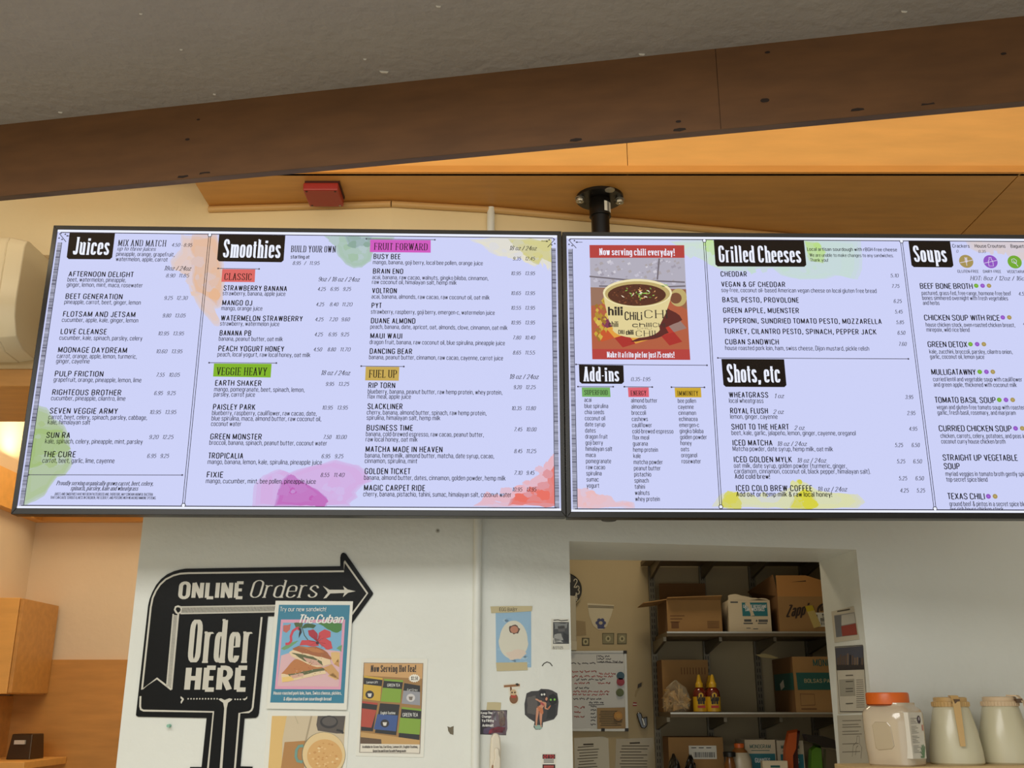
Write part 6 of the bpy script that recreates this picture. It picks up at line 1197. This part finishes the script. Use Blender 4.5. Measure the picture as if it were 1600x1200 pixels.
def pouch(name, lbl, pts, yf, mat, dep=.05, extra=None):
    fp = faceP(yf); t = thing(name, lbl, 'bag', onY(pts[0][0], 1200, yf), 'snack bags on the bottom shelf'); mb = MB(); uvp = [(a, max(b, zC + .001)) for a, b in fp.uvs(pts)]; cxm = sum(p[0] for p in uvp) / len(uvp); czm = sum(p[1] for p in uvp) / len(uvp)
    inn = [(cxm + (a - cxm) * .82, czm + (b - czm) * .9) for a, b in uvp]
    mb.hexa([fp.pt(a, b, 0) for a, b in uvp], [fp.pt(a, b, dep * .5) for a, b in inn], mat); mb.hexa([fp.pt(a, b, -.0005) for a, b in uvp], [fp.pt(a, b, -dep * .5) for a, b in inn], mat); mb.build('pouch', t, smooth=True)
    if extra: mb = MB(); extra(mb, fp, dep * .5 + .001); mb.build('print', t)
pz = onY(1200, 1260, 4.2)
pouch('snack_bag', 'orange foil bag folded at the top on the bottom shelf', [(1222, 1245), (1224, 1168), (1230, 1142), (1246, 1139), (1244, 1168), (1238, 1180), (1240, 1245)], 4.265, M((196, 88, 34), .3, coat=.4), .032)
pouch('snack_bag', 'dark red foil bag leaning behind the orange bag', [(1232, 1245), (1236, 1160), (1240, 1140), (1250, 1142), (1246, 1172), (1250, 1245)], 4.305, M((84, 28, 22), .35, coat=.3), .02)
pouch('snack_bag', 'bright green bag beneath a dark packet at the right of the bottom shelf', [(1262, 1245), (1264, 1170), (1272, 1164), (1282, 1166), (1288, 1245)], 4.30, M((92, 138, 36), .35, coat=.3))
yf = 4.22; x0, x1 = X(1258, 1150, yf), X(1310, 1150, yf); fp = faceP(yf); t = thing('packet', 'dark flat packet lying across the green bag on the bottom shelf', 'packet', onY(1280, 1160, yf)); mb = MB(); mb.prism(fp, rough_edge(fp.uvs([(1258, 1147), (1285, 1150), (1318, 1160), (1318, 1172), (1290, 1168), (1262, 1158)]), .03, 2), -.05, 0, M((40, 32, 26), .35, coat=.3)); mb.build('wrapper', t)
mb = MB(); mb.prism(fp, [(a, max(b, zC + .001)) for a, b in fp.uvs([(1292, 1171), (1318, 1174), (1318, 1245), (1292, 1245)])], -.045, -.01, M((92, 80, 56), .5)); mb.build('body', t)
# ---- papers on the right jamb of the doorway
JP = Pl((ro_.x, ro_.y, 0), (ro_.x - ri.x, ro_.y - ri.y)); JP.n = V((-abs(JP.ux.y), 0, 0)); d_ = (ro_ - ri); JP = Pl((ri.x, ri.y, 0), (d_.x, d_.y))
z = zoom(1290, 900, 4.0); q = lambda *p: JP.uvs(z(*p)); GJ = 'notices on the doorway jamb'
if JP.n.x > 0: JP.n = -JP.n
t = thing('notice', 'white notice with a red and grey block, uppermost on the doorway jamb', 'notice', JP.pt(*q((130, 400))[0]), GJ)
mb = MB(); mb.prism(JP, q((38, 222), (180, 188), (215, 395), (58, 416)), .0005, .0015, M((206, 200, 184), .3, coat=.4)); mb.build('sheet', t)
mb = MB(); mb.flat(JP, q((56, 246), (184, 226), (202, 368), (70, 384)), .0019, M((150, 150, 150), .4)); mb.flat(JP, q((100, 314), (192, 296), (202, 366), (108, 376)), .0021, M((152, 66, 60), .4)); mb.flat(JP, q((58, 250), (100, 244), (106, 376), (70, 382)), .0021, M((112, 116, 124), .4)); mb.flat(JP, q((104, 246), (182, 232), (190, 292), (102, 308)), .0021, M((196, 194, 186), .4))
pline(mb, JP, z((76, 222), (156, 208)), .0022, .0021, M((84, 80, 74), .6)); mb.build('print', t)
t = thing('notice', 'white flyer with a dark skyline photo, in the middle of the doorway jamb', 'notice', JP.pt(*q((160, 850))[0]), GJ)
mb = MB(); mb.prism(JP, q((60, 442), (236, 430), (268, 850), (80, 862)), .0005, .0015, M((200, 194, 178), .4)); mb.build('sheet', t)
mb = MB(); mb.flat(JP, q((62, 450), (238, 436), (246, 585), (72, 590)), .0019, M((74, 78, 92), .4)); mb.flat(JP, q((70, 555), (244, 550), (246, 584), (72, 589)), .0021, M((48, 46, 50), .4))
for k in range(11): x = 78 + k * 15; h = random.uniform(25, 75); mb.flat(JP, q((x, 556), (x, 556 - h), (x + 10, 555 - h), (x + 10, 555)), .0022, M(random.choice([(40, 38, 42), (96, 78, 66), (120, 100, 82)]), .4))
uline(mb, JP, q((63, 444), (235, 432), (265, 848), (94, 848)), .0016, .0023, M((50, 48, 46), .5), True)
mb.flat(JP, q((88, 648), (182, 642), (190, 748), (94, 752)), .0021, M((160, 156, 142), .5))
for k in range(14): pline(mb, JP, z((196, 650 + k * 13), (238 + k * .8, 649 + k * 13)), .0009, .0021, M((120, 114, 104), .6))
for y in (622, 660, 705, 722, 798): pline(mb, JP, z((130, y), (176, y - 2)), .0016, .0024, M((100, 96, 88), .6))
mb.build('print', t)
t = thing('notice', 'plain line-drawn instruction sheet, lowest on the doorway jamb', 'notice', JP.pt(*q((170, 1170))[0]), GJ)
mb = MB(); mb.prism(JP, q((74, 872), (262, 866), (284, 1168), (92, 1172)), .0005, .0015, M((186, 180, 164), .45)); mb.build('sheet', t)
mb = MB(); LG = M((124, 118, 106), .6)
for y in (905, 930, 945, 972, 990, 1050, 1100): pline(mb, JP, z((108, y), (200 + (y % 40), y - 3)), .0012, .0019, LG)
for p in ([(170, 1130), (176, 1060), (196, 1040), (200, 1000), (214, 1000), (216, 1050), (230, 1070), (224, 1140)], [(190, 1120), (196, 1072), (206, 1060)]): pline(mb, JP, z(*p), .0012, .0019, LG)
mb.build('print', t)
